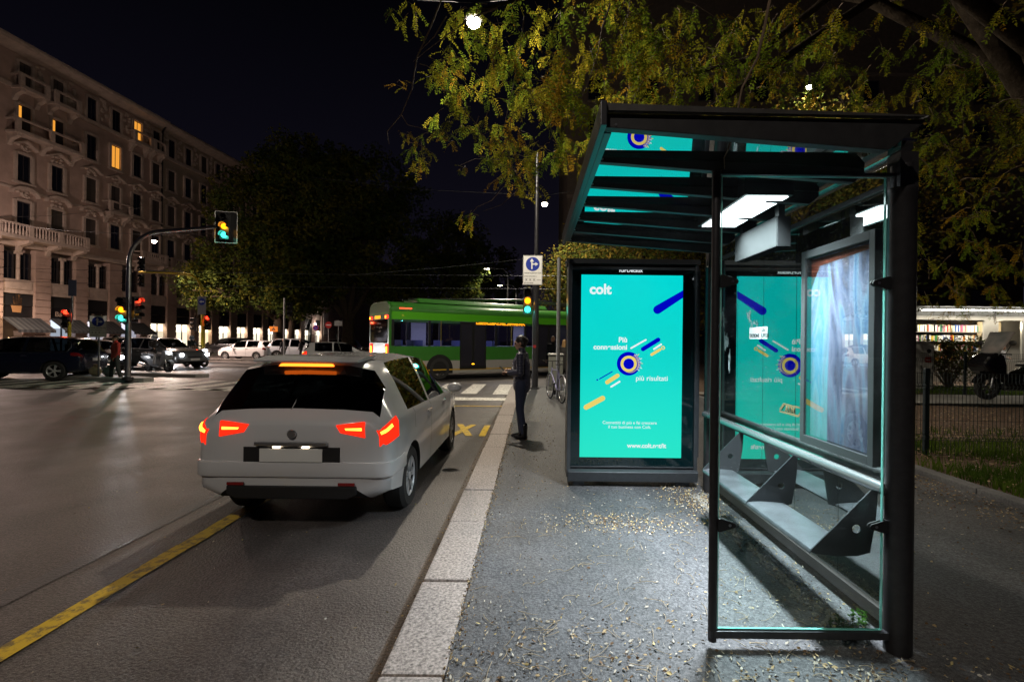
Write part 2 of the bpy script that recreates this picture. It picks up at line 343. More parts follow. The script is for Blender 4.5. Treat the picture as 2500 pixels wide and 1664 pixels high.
# roof: fascia, rafters, front edge, glass
def rz(x, base=2.488): return base - .070 * (x - .31)
def gz(x): return 2.519 - .035 * (x - .31)
RAFT = mat('rafter_steel', (.022, .021, .022), .5, .3, var=.3, vs=15)
for i in range(7):
    yy = 2.20 + i * .41
    b = MB(); w = .045 if i else .05
    b.prism([(.325, rz(.325)), (1.72, rz(1.72)), (1.775, gz(1.775) - .03), (1.775, gz(1.775) - .001), (.325, gz(.325) - .001)] if i else [(.325, rz(.325)), (1.60, rz(1.60)), (1.75, 2.515), (1.76, 2.535), (.325, 2.55)], 'y', yy - w / 2, yy + w / 2)
    rf = P(b, 'rafter' if i else 'fascia', RAFT, 0, .004)
    b = MB(); b.lathe([(.006, -.002), (.006, .002)], (.37, yy - w / 2 - .001, rz(.37) + .014), 'y', 8); P(b, 'bolt', CHROME, par=rf)
b = MB(); b.prism([(.30, 2.552), (.30, 2.585), (1.765, 2.545), (1.74, 2.539)], 'y', 2.15, 2.18); P(b, 'gutter_strip', mat('worn_gutter', (.05, .045, .042), .5, .3, var=.3, vs=9))
b = MB(); b.box(.295, .324, 2.13, 4.80, 2.478, 2.585); b.box(.3245, .36, 2.23, 4.66, 2.482, 2.490); P(b, 'roof_edge', STEEL, 0, .004)
b = MB(); b.prism([(.328, gz(.328)), (1.78, gz(1.78)), (1.78, gz(1.78) + .010), (.328, gz(.328) + .010)], 'y', 2.24, 4.78); P(b, 'roof_glass', ROOFG)
# end pane towards the viewer
b = MB(); b.tube([(.922, 2.42, .035), (.918, 2.42, 2.375)], .021, 16); b.tube([(.918, 2.42, 2.375), (.918, 2.42, 2.385)], .024, 16); P(b, 'pane_post', STEELD, 40)
b = MB(); b.box(.905, 1.80, 2.405, 2.435, 2.362, 2.378); P(b, 'top_rail', STEEL, 0, .003)
b = MB(); b.box(.905, 1.80, 2.400, 2.440, .055, .092); P(b, 'bottom_rail', STEEL, 0, .004)
b = MB(); b.box(.948, 1.762, 2.416, 2.424, .10, 2.355); pane = P(b, 'end_pane', PANE)
b = MB()
b.box(.9455, .9478, 2.414, 2.426, .10, 2.355); b.box(1.7622, 1.7675, 2.414, 2.426, .10, 2.355); b.box(.948, 1.762, 2.414, 2.426, .0965, .0998); b.box(.948, 1.762, 2.414, 2.426, 2.3552, 2.358)
P(b, 'pane_edge', EDGE, par=None)
for zz in (.615, 1.83):
    for sx_, x0 in ((1, .94), (-1, 1.79)):
        b = MB(); pl = [(0, -.032), (.012, -.034), (.085, -.012), (.092, 0), (.085, .012), (.012, .034), (0, .032)]
        b.prism([(x0 + sx_ * p, zz + q) for p, q in pl], 'y', 2.407, 2.414); b.prism([(x0 + sx_ * p, zz + q) for p, q in pl], 'y', 2.426, 2.433)
        br = P(b, 'pane_bracket', BLACK, 0, .002)
        b = MB(); b.lathe([(.007, 2.4055), (.007, 2.4069)], (x0 + sx_ * .06, 0, zz), 'y', 12); P(b, 'bracket_bolt', CHROME, par=br)
# back wall
BX = 1.885
ycuts = [2.485, 2.95, 3.44, 3.93, 4.42, 4.915]
for a, c in zip(ycuts, ycuts[1:]):
    b = MB(); b.box(BX, BX + .008, a + .003, c - .003, .13, 2.34); P(b, 'back_pane', BACKP)
b = MB(); b.box(1.862, 1.915, 2.485, 4.915, .055, .125); P(b, 'base_rail', mat('brown_rail', (.05, .043, .04), .5, .3), 0, .004)
b = MB(); b.box(1.868, 1.908, 2.485, 4.915, 2.345, 2.38); P(b, 'head_rail', STEEL, 0, .004)
b = MB(); b.tube([(1.79, 2.43, .795), (1.79, 4.96, .795)], .032, 24); P(b, 'back_rest', mat('rail_steel', (.34, .35, .36), .27, .8), 40)
b = MB(); b.tube([(1.79, 4.94, .795), (1.83, 4.98, .795)], .032, 16); P(b, 'rail_end', STEEL, 40)
b = MB(); b.tube([(1.79, 2.45, .795), (1.84, 2.43, .795)], .032, 16); P(b, 'rail_end', STEEL, 40)
# bench: three plates with a round hole, two curved seats
def plate(yc):
    out = [(1.778, .785), (1.463, .465), (1.455, .452), (1.468, .443), (1.60, .428), (1.70, .432), (1.762, .450), (1.79, .62), (1.80, .765)]
    hx, hz, hr, n = 1.69, .572, .022, 20
    b = MB(); m = len(out)
    for yy in (yc - .004, yc + .004):
        b.v += [Vector((x, yy, z)) for x, z in out] + [Vector((hx + hr * math.cos(2 * math.pi * k / n), yy, hz + hr * math.sin(2 * math.pi * k / n))) for k in range(n)]
    # bridge outline to hole: split into fans
    def face(idx, off): b.f.append([i + off for i in idx]); b.m.append(0)
    ang = [math.atan2(z - hz, x - hx) for x, z in out]
    near = [min(range(n), key=lambda k: abs((2 * math.pi * k / n - a + math.pi) % (2 * math.pi) - math.pi)) for a in ang]
    for off, fl in ((0, 1), (m + n, 0)):
        for i in range(m):
            j = (i + 1) % m; ks = [near[i]]; k = near[i]
            while k != near[j]:
                k = (k + 1) % n; ks.append(k)
                if len(ks) > n: break
            idx = [i, j] + [m + k for k in reversed(ks)]; face(idx, off)
    T = m + n
    for i in range(m): j = (i + 1) % m; b.f.append([i, j, T + j, T + i]); b.m.append(0)
    for k in range(n): k2 = (k + 1) % n; b.f.append([m + k, T + m + k, T + m + k2, m + k2]); b.m.append(0)
    return b
SEATM = mat('seat_steel', (.125, .135, .15), .33, .6, var=.35, vs=7, bump=.06, bs=90)
for yc in (2.50, 3.25, 4.08): P(plate(yc), 'seat_divider', mat('divider_steel', (.05, .052, .058), .35, .5))
for a, c in ((2.506, 3.244), (3.256, 4.074)):
    b = MB(); prof = [(1.456, .448), (1.464, .458), (1.50, .464), (1.56, .466), (1.64, .462), (1.70, .455), (1.715, .450)]
    b.prism(prof + [(x, z - .011) for x, z in reversed(prof)], 'y', a, c); P(b, 'seat', SEATM, 40)
# ceiling lamp and sign box
LITW = emat('ceiling_lamp_glow', (.86, .95, 1.0), 7)
b = MB(); b.box(1.27, 1.57, 2.90, 3.72, 2.415, 2.49); cl = P(b, 'ceiling_lamp', STEELD, 0, .004)
b = MB(); b.box(1.295, 1.545, 2.925, 3.69, 2.408, 2.4145); P(b, 'lamp_diffuser', LITW, par=cl)
lamp('AREA', 'ceiling_light', (1.42 - O.x, 3.31 - O.y, 2.40), 150, (.86, .95, 1.0), sh, shape='RECTANGLE', size=.25, size_y=.76, spread=R(118))
b = MB(); b.box(1.60, 1.69, 3.17, 3.82, 2.16, 2.36); sb = P(b, 'sign_box', [mat('sign_face', (.020, .0205, .021), 1.0, spec=0)], 0, .006)
b = MB(); b.box(1.605, 1.69, 3.164, 3.1685, 2.162, 2.358); P(b, 'sign_end', BLACK, par=sb)
for yq in (3.2, 3.75): b = MB(); b.box(1.63, 1.67, yq, yq + .05, 2.361, 2.45); P(b, 'sign_hanger', BLACK, par=sb)
# poster case on the back wall
b = MB(); y0, y1, z0, z1 = 2.57, 3.27, .87, 2.14; fx0, fx1 = 1.822, 1.878
b.box(fx0, fx1, y0, y0 + .045, z0, z1); b.box(fx0, fx1, y1 - .045, y1, z0, z1); b.box(fx0, fx1, y0 + .045, y1 - .045, z0, z0 + .05); b.box(fx0, fx1, y0 + .045, y1 - .045, z1 - .05, z1)
pf = P(b, 'poster_frame', mat('frame_alloy', (.05, .052, .055), .4, .4), 0, .003)
def postermat():
    m = bpy.data.materials.new('faded_poster'); m.use_nodes = True; t = m.node_tree; N = t.nodes.new; L = t.links.new; p = t.nodes['Principled BSDF']
    co = N('ShaderNodeTexCoord'); mp = N('ShaderNodeMapping'); mp.inputs['Scale'].default_value = (1, 3.2, .7); mp.inputs['Rotation'].default_value = (.35, 0, 0); L(co.outputs['Object'], mp.inputs[0])
    n = N('ShaderNodeTexNoise'); n.inputs['Scale'].default_value = 2.2; n.inputs['Detail'].default_value = 3; n.inputs['Distortion'].default_value = 1.2; L(mp.outputs[0], n.inputs[0])
    r = N('ShaderNodeValToRGB'); cols = [(.28, (.16, .06, .045)), (.40, (.16, .20, .40)), (.48, (.42, .42, .66)), (.56, (.40, .62, .90)), (.66, (.14, .36, .75)), (.78, (.58, .55, .74))]
    r.color_ramp.elements[0].position = cols[0][0]; r.color_ramp.elements[0].color = (*cols[0][1], 1); r.color_ramp.elements[1].position = cols[1][0]; r.color_ramp.elements[1].color = (*cols[1][1], 1)
    for q, c in cols[2:]: k = r.color_ramp.elements.new(q); k.color = (*c, 1)
    L(n.outputs[0], r.inputs[0])
    n2 = N('ShaderNodeTexNoise'); n2.inputs['Scale'].default_value = 45; n2.inputs['Detail'].default_value = 8; L(co.outputs['Object'], n2.inputs[0])
    mx = N('ShaderNodeMix'); mx.data_type = 'RGBA'; mx.inputs[0].default_value = .22; L(r.outputs[0], mx.inputs[6]); L(n2.outputs[0], mx.inputs[7])
    L(mx.outputs[2], p.inputs['Base Color']); p.inputs['Roughness'].default_value = .5; return m
b = MB(); b.box(1.866, 1.872, y0 + .045, y1 - .045, z0 + .05, z1 - .05); po = P(b, 'poster', postermat(), par=pf)
b = MB(); b.prism([(y0 + .046, z1 - .06), (y1 - .05, z1 - .06), (y1 - .05, z1 - .24), (y1 - .14, z1 - .11), (y0 + .046, z1 - .085)], 'x', 1.862, 1.8655); P(b, 'poster_band', mat('red_brown_print', (.22, .05, .025), .5), par=pf)
b = MB(); b.box(1.830, 1.834, y0 + .046, y1 - .046, z0 + .052, z1 - .052); P(b, 'poster_glass', glass('poster_glass', (.95, .97, .97), .06, .8, 1.6), par=pf)
# transport emblem on the back glass: three-letter mark between two slanted gold bars
GOLD = mat('gold_film', (.20, .145, .07), .4, .4)
XF = Matrix.Rotation(R(-90), 4, 'Z') @ Matrix.Rotation(R(90), 4, 'X')      # reads from the street, facing -X
em = MB()
for pl in ([(-.16, -.037), (.10, -.037), (.125, -.02), (.14, .0), (.12, .0), (.105, -.022), (-.15, -.025)], [(.16, .037), (-.10, .037), (-.16, -.02), (-.13, -.02), (-.08, .026), (.155, .026)]):
    em.prism([(3.50 - p, 1.045 + q) for p, q in pl], 'x', BX - .004, BX - .002)
P(em, 'emblem', GOLD)
text('ATM', .062, GOLD, sh, Matrix.Translation(Vector((BX - .003, 3.575, 1.025)) - O) @ XF, bold=.001)
# small white notices on the back glass
b = MB(); b.box(BX - .004, BX - .001, 3.86, 3.945, 1.56, 1.66); b.box(BX - .004, BX - .001, 3.96, 4.17, 1.56, 1.66); P(b, 'notice', mat('paper_notice', (.65, .68, .68), .6))
INK = mat('dark_ink', (.02, .025, .03), .6)
text('TATIONE', .042, INK, sh, Matrix.Translation(Vector((BX - .0065, 4.16, 1.575)) - O) @ XF, bold=.0006); text('UTO', .042, INK, sh, Matrix.Translation(Vector((BX - .0065, 3.94, 1.575)) - O) @ XF, bold=.0006)
text('CCA', .030, INK, sh, Matrix.Translation(Vector((BX - .0065, 3.94, 1.622)) - O) @ XF)
# scratched tags on the back glass
tg = MB(); rr = random.Random(3); ETCH = mat('etched_glass', (.45, .52, .52), .8)
for cy, cz in ((4.75, 1.75), (4.72, 1.55), (4.62, 1.35), (4.2, 1.72)):
    pts = []; y_, z_ = cy, cz
    qy, qz = 0.0, 0.0
    for k in range(34): qy += rr.uniform(-.035, .026); qz = .6 * qz + rr.uniform(-.075, .075); pts.append((BX - .003, cy + qy * .7, cz + qz))
    tg.tube(pts, .0012, 4)
P(tg, 'scratched_tag', ETCH)
# ---------------------------------------------------------------- illuminated advertising panel
LY = 5.14
ad = thing('advertising_panel', 'tall backlit turquoise advertising screen in a dark steel case', 'advert screen', (1.07, LY, 0))
O2 = Vector((1.07, LY, 0))
def Q(b, name, m, sm=0, bv=0, par=None): return b.xf(Matrix.Translation(-O2)).build(name, m, par or ad, sm, bv)
CASE = mat('case_steel', (.06, .065, .072), .3, .5, var=.15, vs=20)
BEZEL = mat('black_glass_bezel', (.002, .010, .012), .04, 0, spec=.6)
b = MB(); b.box(.385, .425, LY - .05, LY + .20, .10, 2.34); b.box(1.725, 1.762, LY - .05, LY + .20, .10, 2.34); b.box(.425, 1.725, LY + .12, LY + .20, .10, 2.34); Q(b, 'cabinet', CASE, 0, .006)
b = MB(); b.prism([(LY - .07, 2.345), (LY - .05, 2.40), (LY + .18, 2.40), (LY + .21, 2.345)], 'x', .365, 1.775); Q(b, 'cabinet_lid', CASE, 0, .006)
b = MB(); b.box(.425, 1.725, LY - .045, LY - .03, 2.285, 2.315); Q(b, 'trim_bar', CASE, 0, .003)
b = MB(); b.box(.425, 1.725, LY - .045, LY - .03, .20, .215); Q(b, 'trim_bar', CASE, 0, .003)
b = MB(); b.prism([(LY - .06, .055), (LY - .085, .16), (LY - .05, .185), (LY + .20, .185), (LY + .20, .055)], 'x', .395, 1.765); b.box(.46, .58, LY, LY + .15, -.02, .055); b.box(1.55, 1.70, LY, LY + .15, -.02, .055); Q(b, 'plinth', CASE, 0, .006)
b = MB(); b.box(.425, 1.725, LY - .02, LY + .1, .2, 2.30); Q(b, 'bezel', BEZEL)
b = MB(); b.lathe([(.058, -.02), (.058, 2.40)], (1.86, LY - .06 + .2, 0), n=24) if False else b.box(1.775, 1.80, LY + .02, LY + .08, .3, 2.3); Q(b, 'side_strut', CASE, 0, .004)
def screenmat():
    m = bpy.data.materials.new('screen_glow'); m.use_nodes = True; t = m.node_tree; p = t.nodes['Principled BSDF']; N = t.nodes.new; L = t.links.new
    p.inputs['Base Color'].default_value = (.0, .05, .05, 1); p.inputs['Roughness'].default_value = .35; p.inputs['Specular IOR Level'].default_value = .15
    co = N('ShaderNodeTexCoord'); s = N('ShaderNodeSeparateXYZ'); L(co.outputs['Generated'], s.inputs[0])
    r = N('ShaderNodeValToRGB'); e_ = r.color_ramp.elements; e_[0].position = 0; e_[0].color = (.020, .66, .47, 1); e_[1].position = 1; e_[1].color = (.0, .62, .60, 1); k = e_.new(.5); k.color = (.004, .60, .53, 1)
    L(s.outputs['Z'], r.inputs[0]); L(r.outputs[0], p.inputs['Emission Color']); p.inputs['Emission Strength'].default_value = 1.10; return m
SX0, SX1, SZ0, SZ1 = .524, 1.598, .305, 2.232
b = MB(); b.box(SX0, SX1, LY - .028, LY - .0205, SZ0, SZ1); scr = Q(b, 'screen', screenmat())
SW, SH_ = SX1 - SX0, SZ1 - SZ0
def sxy(a, c): return SX0 + (a - 150) / 625 * SW, SZ1 - (c - 187) / 1114 * SH_         # advert coordinates -> panel
CW = emat('screen_white', (.85, .95, .95), .95); CB = emat('screen_blue', (.0, .002, .62), .85); CY = emat('screen_yellow', (.85, .68, .16), .95); CT = emat('screen_turquoise', (.004, .60, .53), 1.0)
lay = [0]
def art(b, m): lay[0] += 1; return Q(b, 'artwork', m, par=scr)
def capsule(x0, z0, x1, z1, w, m, d=.0315):
    a, c = Vector(sxy(x0, z0)), Vector(sxy(x1, z1)); r = w / 625 * SW / 2; t = math.atan2(c.y - a.y, c.x - a.x); pl = []
    for k in range(13): q = t + math.pi / 2 + math.pi * k / 12; pl.append((a.x + r * math.cos(q), a.y + r * math.sin(q)))
    for k in range(13): q = t - math.pi / 2 + math.pi * k / 12; pl.append((c.x + r * math.cos(q), c.y + r * math.sin(q)))
    pl = [(min(x, SX1), z) for x, z in pl]
    b = MB(); b.prism(pl, 'y', LY - d, LY - .0285); art(b, m)
def ring(cx, cz, r0, r1, m, d):
    x, z = sxy(cx, cz); k = SW / 625; b = MB(); n = 40
    o = [(x + r1 * k * math.cos(2 * math.pi * i / n), z + r1 * k * math.sin(2 * math.pi * i / n)) for i in range(n)]
    if r0 <= 0: b.prism(o, 'y', LY - d, LY - .0285)
    else:
        q = [(x + r0 * k * math.cos(2 * math.pi * i / n), z + r0 * k * math.sin(2 * math.pi * i / n)) for i in range(n)]
        for i in range(n):
            j = (i + 1) % n; b.prism([o[i], o[j], q[j], q[i]], 'y', LY - d, LY - .0285)
    art(b, m)
capsule(620, 397, 800, 300, 52, CB); capsule(533, 638, 626, 580, 26, CB); capsule(460, 633, 550, 581, 10, CW); capsule(601, 637, 644, 608, 11, CW); capsule(587, 671, 637, 640, 17, CY)
ring(656, 629, 6, 12, CY, .0315); capsule(268, 823, 345, 778, 6, CB); ring(254, 829, 0, 5, CB, .0315); capsule(315, 843, 378, 802, 25, CY); capsule(340, 870, 391, 838, 11, CW); capsule(187, 997, 288, 941, 31, CY)
ring(446, 728, 0, 73, CB, .0315); ring(446, 729, 33, 50, CY, .0335); ring(455, 733, 47, 52, emat('screen_ochre', (.45, .34, .18), .9), .0325)
for k in range(14):
    a = -1.0 + k * .12; capsule(446 + 60 * math.cos(a), 729 + 60 * math.sin(a), 446 + (68 + 9 * (k % 3)) * math.cos(a), 729 + (68 + 9 * (k % 3)) * math.sin(a), 3, CW if k % 2 else CY, .0345)
def stext(body, x, z, px, bold=.0, al='LEFT', dy=-.0295):
    X, Zz = sxy(x, z); s = px / 625 * SW
    text(body, s, CW, scr, Matrix.Translation(Vector((X, LY + dy, Zz)) - O2) @ FACE, bold, al)
stext('colt', 201, 303, 86, .0052); stext('Più', 436, 597, 44, .0022, 'RIGHT'); stext('connessioni', 436, 642, 44, .0022, 'RIGHT'); stext('più risultati', 490, 830, 44, .0005)
stext('Connettiti di più e fai crescere', 456, 1097, 27, 0, 'CENTER'); stext('il tuo business con Colt.', 456, 1123, 27, 0, 'CENTER'); stext('www.colt.net/it', 681, 1240, 38, .0018, 'RIGHT')
X, Zz = sxy(382, 168); text('IGPDecaux', .054, emat('bezel_lettering', (.85, .92, .95), .95), ad, Matrix.Translation(Vector((X, LY - .0225, Zz)) - O2) @ FACE, .001)
# ---------------------------------------------------------------- street lamps
LAMPC = (1.0, .88, .70)
def hang_lamp(loc, power, label, span, col=LAMPC, head=12, cut=True, leak=0):
    """lantern slung on a steel span wire"""
    t = thing('hanging_street_lamp', label, 'street lamp', loc, 0, 'street lamps slung over the road')
    b = MB(); b.lathe([(.17, .0), (.20, .03), (.16, .12), (.06, .20), (.03, .22)], n=18); b.build('housing', STEELD, t, 40)
    b = MB(); b.ell((0, 0, -.04), .15, .15, .13, 18, 12); b.build('lens', emat('lamp_lens', col, head), t, 40)
    b = MB(); b.tube([(span[0], .0, 1.2), (span[0] * .5, 0, .62), (0, 0, .40), (span[1] * .5, 0, .62), (span[1], 0, 1.2)], .012, 6); b.tube([(0, 0, .17), (0, 0, .40)], .02, 6); b.build('span_wire', BLACK, t)
    if cut: lamp('SPOT', 'lamp_light', (0, 0, -.20), power, col, t, spot_size=R(158), spot_blend=.55, shadow_soft_size=.12)
    if leak: lamp('POINT', 'lamp_light', (0, 0, -.20), leak, col, t, shadow_soft_size=.12)
    if not cut: lamp('POINT', 'lamp_light', (0, 0, -.20), power, col, t, shadow_soft_size=.12)
    return t
hang_lamp((-1.39, 11.0, 8.80), 3100, 'bright street lamp glowing through the foliage at the top of the picture', (-9, 4), head=60, cut=False)
hang_lamp((.62, 25.0, 8.66), 3000, 'white street lamp just right of the near traffic light pole', (-12, 2.5), head=60)
hang_lamp((-26.6, 34.0, 8.3), 12000, 'small street lamp under the curved arm of the traffic light mast', (-12, 12), (1, .72, .58), 40, leak=900)
hang_lamp((8.2, 14.4, 9.2), 650, 'small street lamp glimpsed through the foliage above the shelter roof', (-6, 6), (1, .88, .72), 40).scale = (.55, .55, .55)
hang_lamp((-3.0, -4.5, 9.0), 1700, 'street lamp slung over the road behind the shelter end', (-9, 5), (1, .90, .78), 30)
hang_lamp((-37.0, 31.0, 8.6), 8000, 'street lamp outside the left corner of the stone building', (-4, 12), (1, .74, .64), 30, leak=1700)
for i, (x, y, z, p) in enumerate([(-4.47, 48, 8.63, 1300), (-4.1, 62, 8.62, 1500)]):
    t = thing('street_lamp', ['street lamp on a curved bracket above the roof of the green bus', 'farther and dimmer street lamp low above the roof of the green bus'][i], 'street lamp', (x + 2.1, y, 0), 0, 'street lamps along the far avenue')
    b = MB(); b.tube([(0, 0, -.1), (0, 0, 3), (0, 0, z - .9)], [.09, .08, .06], 8); b.build('pole', GALV, t, 40)
    b = MB(); b.tube([(0, 0, z - .9), (-.1, 0, z - .3), (-.5, 0, z + .05), (-1.7, 0, z + .1)], .035, 6); b.build('bracket', GALV, t, 40)
    b = MB(); b.box(-2.4, -1.7, -.14, .14, z + .04, z + .16); b.build('lamp_head', STEELD, t, 0, .01)
    b = MB(); b.ell((-2.1, 0, z + .02), .26, .12, .05, 12, 8); b.build('lens', emat('lamp_lens', (1, .87, .62), 45), t, 40)
    lamp('SPOT', 'lamp_light', (-2.1, 0, z - .1), p, (1, .85, .62), t, spot_size=R(140), spot_blend=.5, shadow_soft_size=.12)
# ---------------------------------------------------------------- traffic lights
AMB = emat('amber_lit', (1.0, .27, .004), 4.2); GRN = emat('green_lit', (.05, 1.0, .72), 3.2); REDL = emat('red_lit', (1.0, .03, .01), 6)
OFFL = mat('lens_off', (.02, .012, .012), .2)
LENS = {'r': REDL, 'a': AMB, 'g': GRN, 'x': OFFL}
def head(t, c, lit, s=1.0, rz=0, board=False, M=None):
    """three-lens signal head facing -Y; lit = lens states from the top"""
    M = Matrix.Translation(c) @ Matrix.Rotation(rz, 4, 'Z') @ Matrix.Scale(s, 4)
    b = MB(); b.box(-.15, .15, 0, .16, -.46, .46); hd = b.xf(M).build('signal_head', BLACK, t, 0, .012)
    if board:
        b = MB(); b.box(-.36, .36, .165, .18, -.56, .56); b.xf(M).build('backboard', BLACK, t, 0, .004)
        b = MB()
        for q in ((-.36, -.345, -.56, .56), (.345, .36, -.56, .56)): b.box(q[0], q[1], .158, .1645, q[2], q[3])
        for q in ((-.345, .345, .545, .56), (-.345, .345, -.56, -.545)): b.box(q[0], q[1], .158, .1645, q[2], q[3])
        b.xf(M).build('board_rim', WHITE, t)
    for k, ch in enumerate(lit):
        z = .305 - .305 * k
        b = MB(); b.lathe([(.004, -.035), (.07, -.026), (.105, -.004), (.105, .0)], (0, -.001, z), 'y', 20); b.xf(M).build('lens', LENS[ch], hd, 50)
        b = MB(); n = 16; vs = []; fs = []
        for j, yy in enumerate((-.005, -.20)):
            for rr in (.118, .128):
                for i in range(n + 1): a = R(-20) + R(220) * i / n; vs.append((rr * math.cos(a), yy, z + rr * math.sin(a)))
        m = n + 1
        for i in range(n): fs += [(i, i + 1, 2 * m + i + 1, 2 * m + i), (m + i, 3 * m + i, 3 * m + i + 1, m + i + 1), (2 * m + i, 2 * m + i + 1, 3 * m + i + 1, 3 * m + i)]
        b.add(vs, fs); b.xf(M).build('visor', BLACK, hd, 40)
        if ch in 'arg': lamp('POINT', 'signal_glow', M @ Vector((0, -.16, z)), 12 * s, {'a': (1, .45, .05), 'g': (.1, 1, .75), 'r': (1, .08, .03)}[ch], t, shadow_soft_size=.08)
    return hd
BLUE = mat('sign_blue', (.012, .035, .32), .4)
def dir_sign(t, c, w, h, rz=0, writing=True):
    """white panel with a blue disc holding a straight-ahead arrow and a right arrow, and small print"""
    M = Matrix.Translation(c) @ Matrix.Rotation(rz, 4, 'Z')
    b = MB(); b.box(-w / 2, w / 2, 0, .012, -h / 2, h / 2); pn = b.xf(M).build('sign_panel', WHITE, t, 0, .003)
    b = MB(); q = .008
    for a in ((-w / 2 + .01, -w / 2 + .01 + q, -h / 2 + .01, h / 2 - .01), (w / 2 - .01 - q, w / 2 - .01, -h / 2 + .01, h / 2 - .01)): b.box(a[0], a[1], -.0025, -.0005, a[2], a[3])
    for a in ((-w / 2 + .018, w / 2 - .018, h / 2 - .01 - q, h / 2 - .01), (-w / 2 + .018, w / 2 - .018, -h / 2 + .01, -h / 2 + .01 + q)): b.box(a[0], a[1], -.0025, -.0005, a[2], a[3])
    b.xf(M).build('border', BLACK, pn)
    r = w * .36; cz = h / 2 - r - w * .09
    b = MB(); b.lathe([(r, -.004), (r, -.0005)], (0, 0, cz), 'y', 32); b.xf(M).build('disc', BLUE, pn)
    b = MB(); k = r
    b.prism([(-.22 * k, cz - .72 * k), (-.02 * k, cz - .72 * k), (-.02 * k, cz - .10 * k), (.38 * k, cz - .10 * k), (.38 * k, cz - .28 * k), (.80 * k, cz), (.38 * k, cz + .28 * k), (.38 * k, cz + .10 * k), (-.02 * k, cz + .10 * k), (-.02 * k, cz + .35 * k), (.18 * k, cz + .35 * k), (-.12 * k, cz + .82 * k), (-.42 * k, cz + .35 * k), (-.22 * k, cz + .35 * k)], 'y', -.0075, -.0045)
    b.xf(M).build('arrow', WHITE, pn)
    if writing:
        INKS = BLACK
        for i, (s_, sz) in enumerate((('veicoli superiori 3,5t', .105), ('svolte consentite a:', .082), ('ed autorizzati', .085))):
            zz = cz - r - .13 * w - (0, .16, .50)[i] * w
            text(s_, sz * w, INKS, pn, M @ Matrix.Translation((-w / 2 + .07 * w, -.0015, zz)) @ FACE, .0008)
        b = MB()
        for i in range(3):
            x = -w / 2 + (.1 + i * .2) * w; zz = cz - r - .50 * w
            b.box(x, x + .15 * w, -.003, -.0005, zz, zz + .012 * w); b.box(x, x + .15 * w, -.003, -.0005, zz + .10 * w, zz + .112 * w); b.box(x + .05 * w, x + .10 * w, -.003, -.0005, zz + .03 * w, zz + .08 * w)
        b.box(-w / 2 + .72 * w, -w / 2 + .92 * w, -.003, -.0005, cz - r - .46 * w, cz - r - .445 * w); b.xf(M).build('pictogram', BLACK, pn)
    return pn
# near pole on the pavement corner
t = thing('traffic_light', 'grey pole traffic light with white direction sign beside the standing woman', 'traffic light', (.13, 15.6, 0))
b = MB(); b.tube([(0, 0, -.05), (0, 0, 3.9)], .105, 20); b.tube([(0, 0, 3.9), (0, 0, 3.95), (0, 0, 7.6)], [.105, .06, .055], 16); b.build('pole', STEEL, t, 40)
b = MB(); b.lathe([(.16, -.02), (.16, .02), (.11, .05)], n=16); b.build('base_collar', STEEL, t, 40)
head(t, (-.26, -.10, 2.82), 'xag', .92); dir_sign(t, (-.11, -.13, 3.80), .62, .94)
b = MB(); b.lathe([(.05, -.109), (.05, -.105)], (-.02, 0, 1.36), 'y', 16); b.build('sticker', mat('red_sticker', (.35, .02, .02), .5), t)
# overhead mast on the island
px, py = -14.27, 17.11
t = thing('mast_traffic_light', 'tall curved steel mast holding an amber and green traffic light over the road', 'traffic light', (px, py, .05))
pts = [(0, 0, -.06), (0, 0, 2), (.0, 0, 4.1)] + [(1.15 - 1.15 * math.cos(a), 0, 4.1 + 1.12 * math.sin(a)) for a in [R(12 * k) for k in range(1, 8)]] + [(2.0, 0, 5.29), (3.1, 0, 5.40)]
b = MB(); b.tube(pts, [.095, .09, .075] + [.07] * 7 + [.06, .055], 16); b.build('mast', CHROME, t, 40)
head(t, (3.42, -.1, 5.40), 'xag', 1.0, R(12), True); head(t, (-.02, -.26, 2.42), 'xag', .95, R(20))
b = MB(); b.lathe([(.17, -.05), (.17, .05), (.10, .08)], n=16); b.build('base_collar', STEEL, t, 40)
h_ = head(t, (.36, -.02, 2.5), 'rxx', .85, R(75))
# direction sign on the island, in front of the cars
g = gnd(233, 905); t = thing('direction_sign', 'white sign with blue arrow disc on a thin post on the traffic island', 'sign', (-16.1, 18.0, .05))
b = MB(); b.tube([(0, 0, -.06), (0, 0, 1.75)], .03, 10); b.build('post', GALV, t, 40); dir_sign(t, (0, -.045, 1.85), .50, .80, R(25))
# yellow arch mast with signals
yp = Vector((-21.8, 32.1, -.1)); YP = mat('yellow_mast_paint', (.48, .36, .02), .4, var=.15, vs=8)
t = thing('yellow_mast', 'yellow curved mast with traffic lights beside the tree', 'traffic light', yp)
pts = [(0, 0, 0), (0, 0, 2.2), (-.05, 0, 4.3)] + [(-1.0 + .95 * math.cos(a), 0, 4.3 + 1.5 * math.sin(a)) for a in [R(15 * k) for k in range(1, 7)]] + [(-2.6, 0, 5.92), (-4.3, 0, 5.92)]
b = MB(); b.tube(pts, [.13, .12, .10] + [.085] * 6 + [.07, .06], 12); b.build('mast', YP, t, 40)
head(t, (.36, -.12, 2.62), 'rxx', 1.05, R(10)); head(t, (-.55, -.1, 2.5), 'xxx', 1.0, R(-60)); head(t, (-4.0, -.2, 6.45), 'xxx', 1.0, R(10)); head(t, (-4.0, -.2, 5.35), 'xxx', .9, R(10))
b = MB(); b.box(-.28, .28, -.16, -.15, 3.15, 4.35); pn = b.build('sign_panel', mat('dull_panel', (.25, .25, .26), .5), t)
b = MB(); b.lathe([(.23, -.166), (.23, -.1605)], (0, 0, 4.0), 'y', 24); b.build('disc', BLUE, pn)
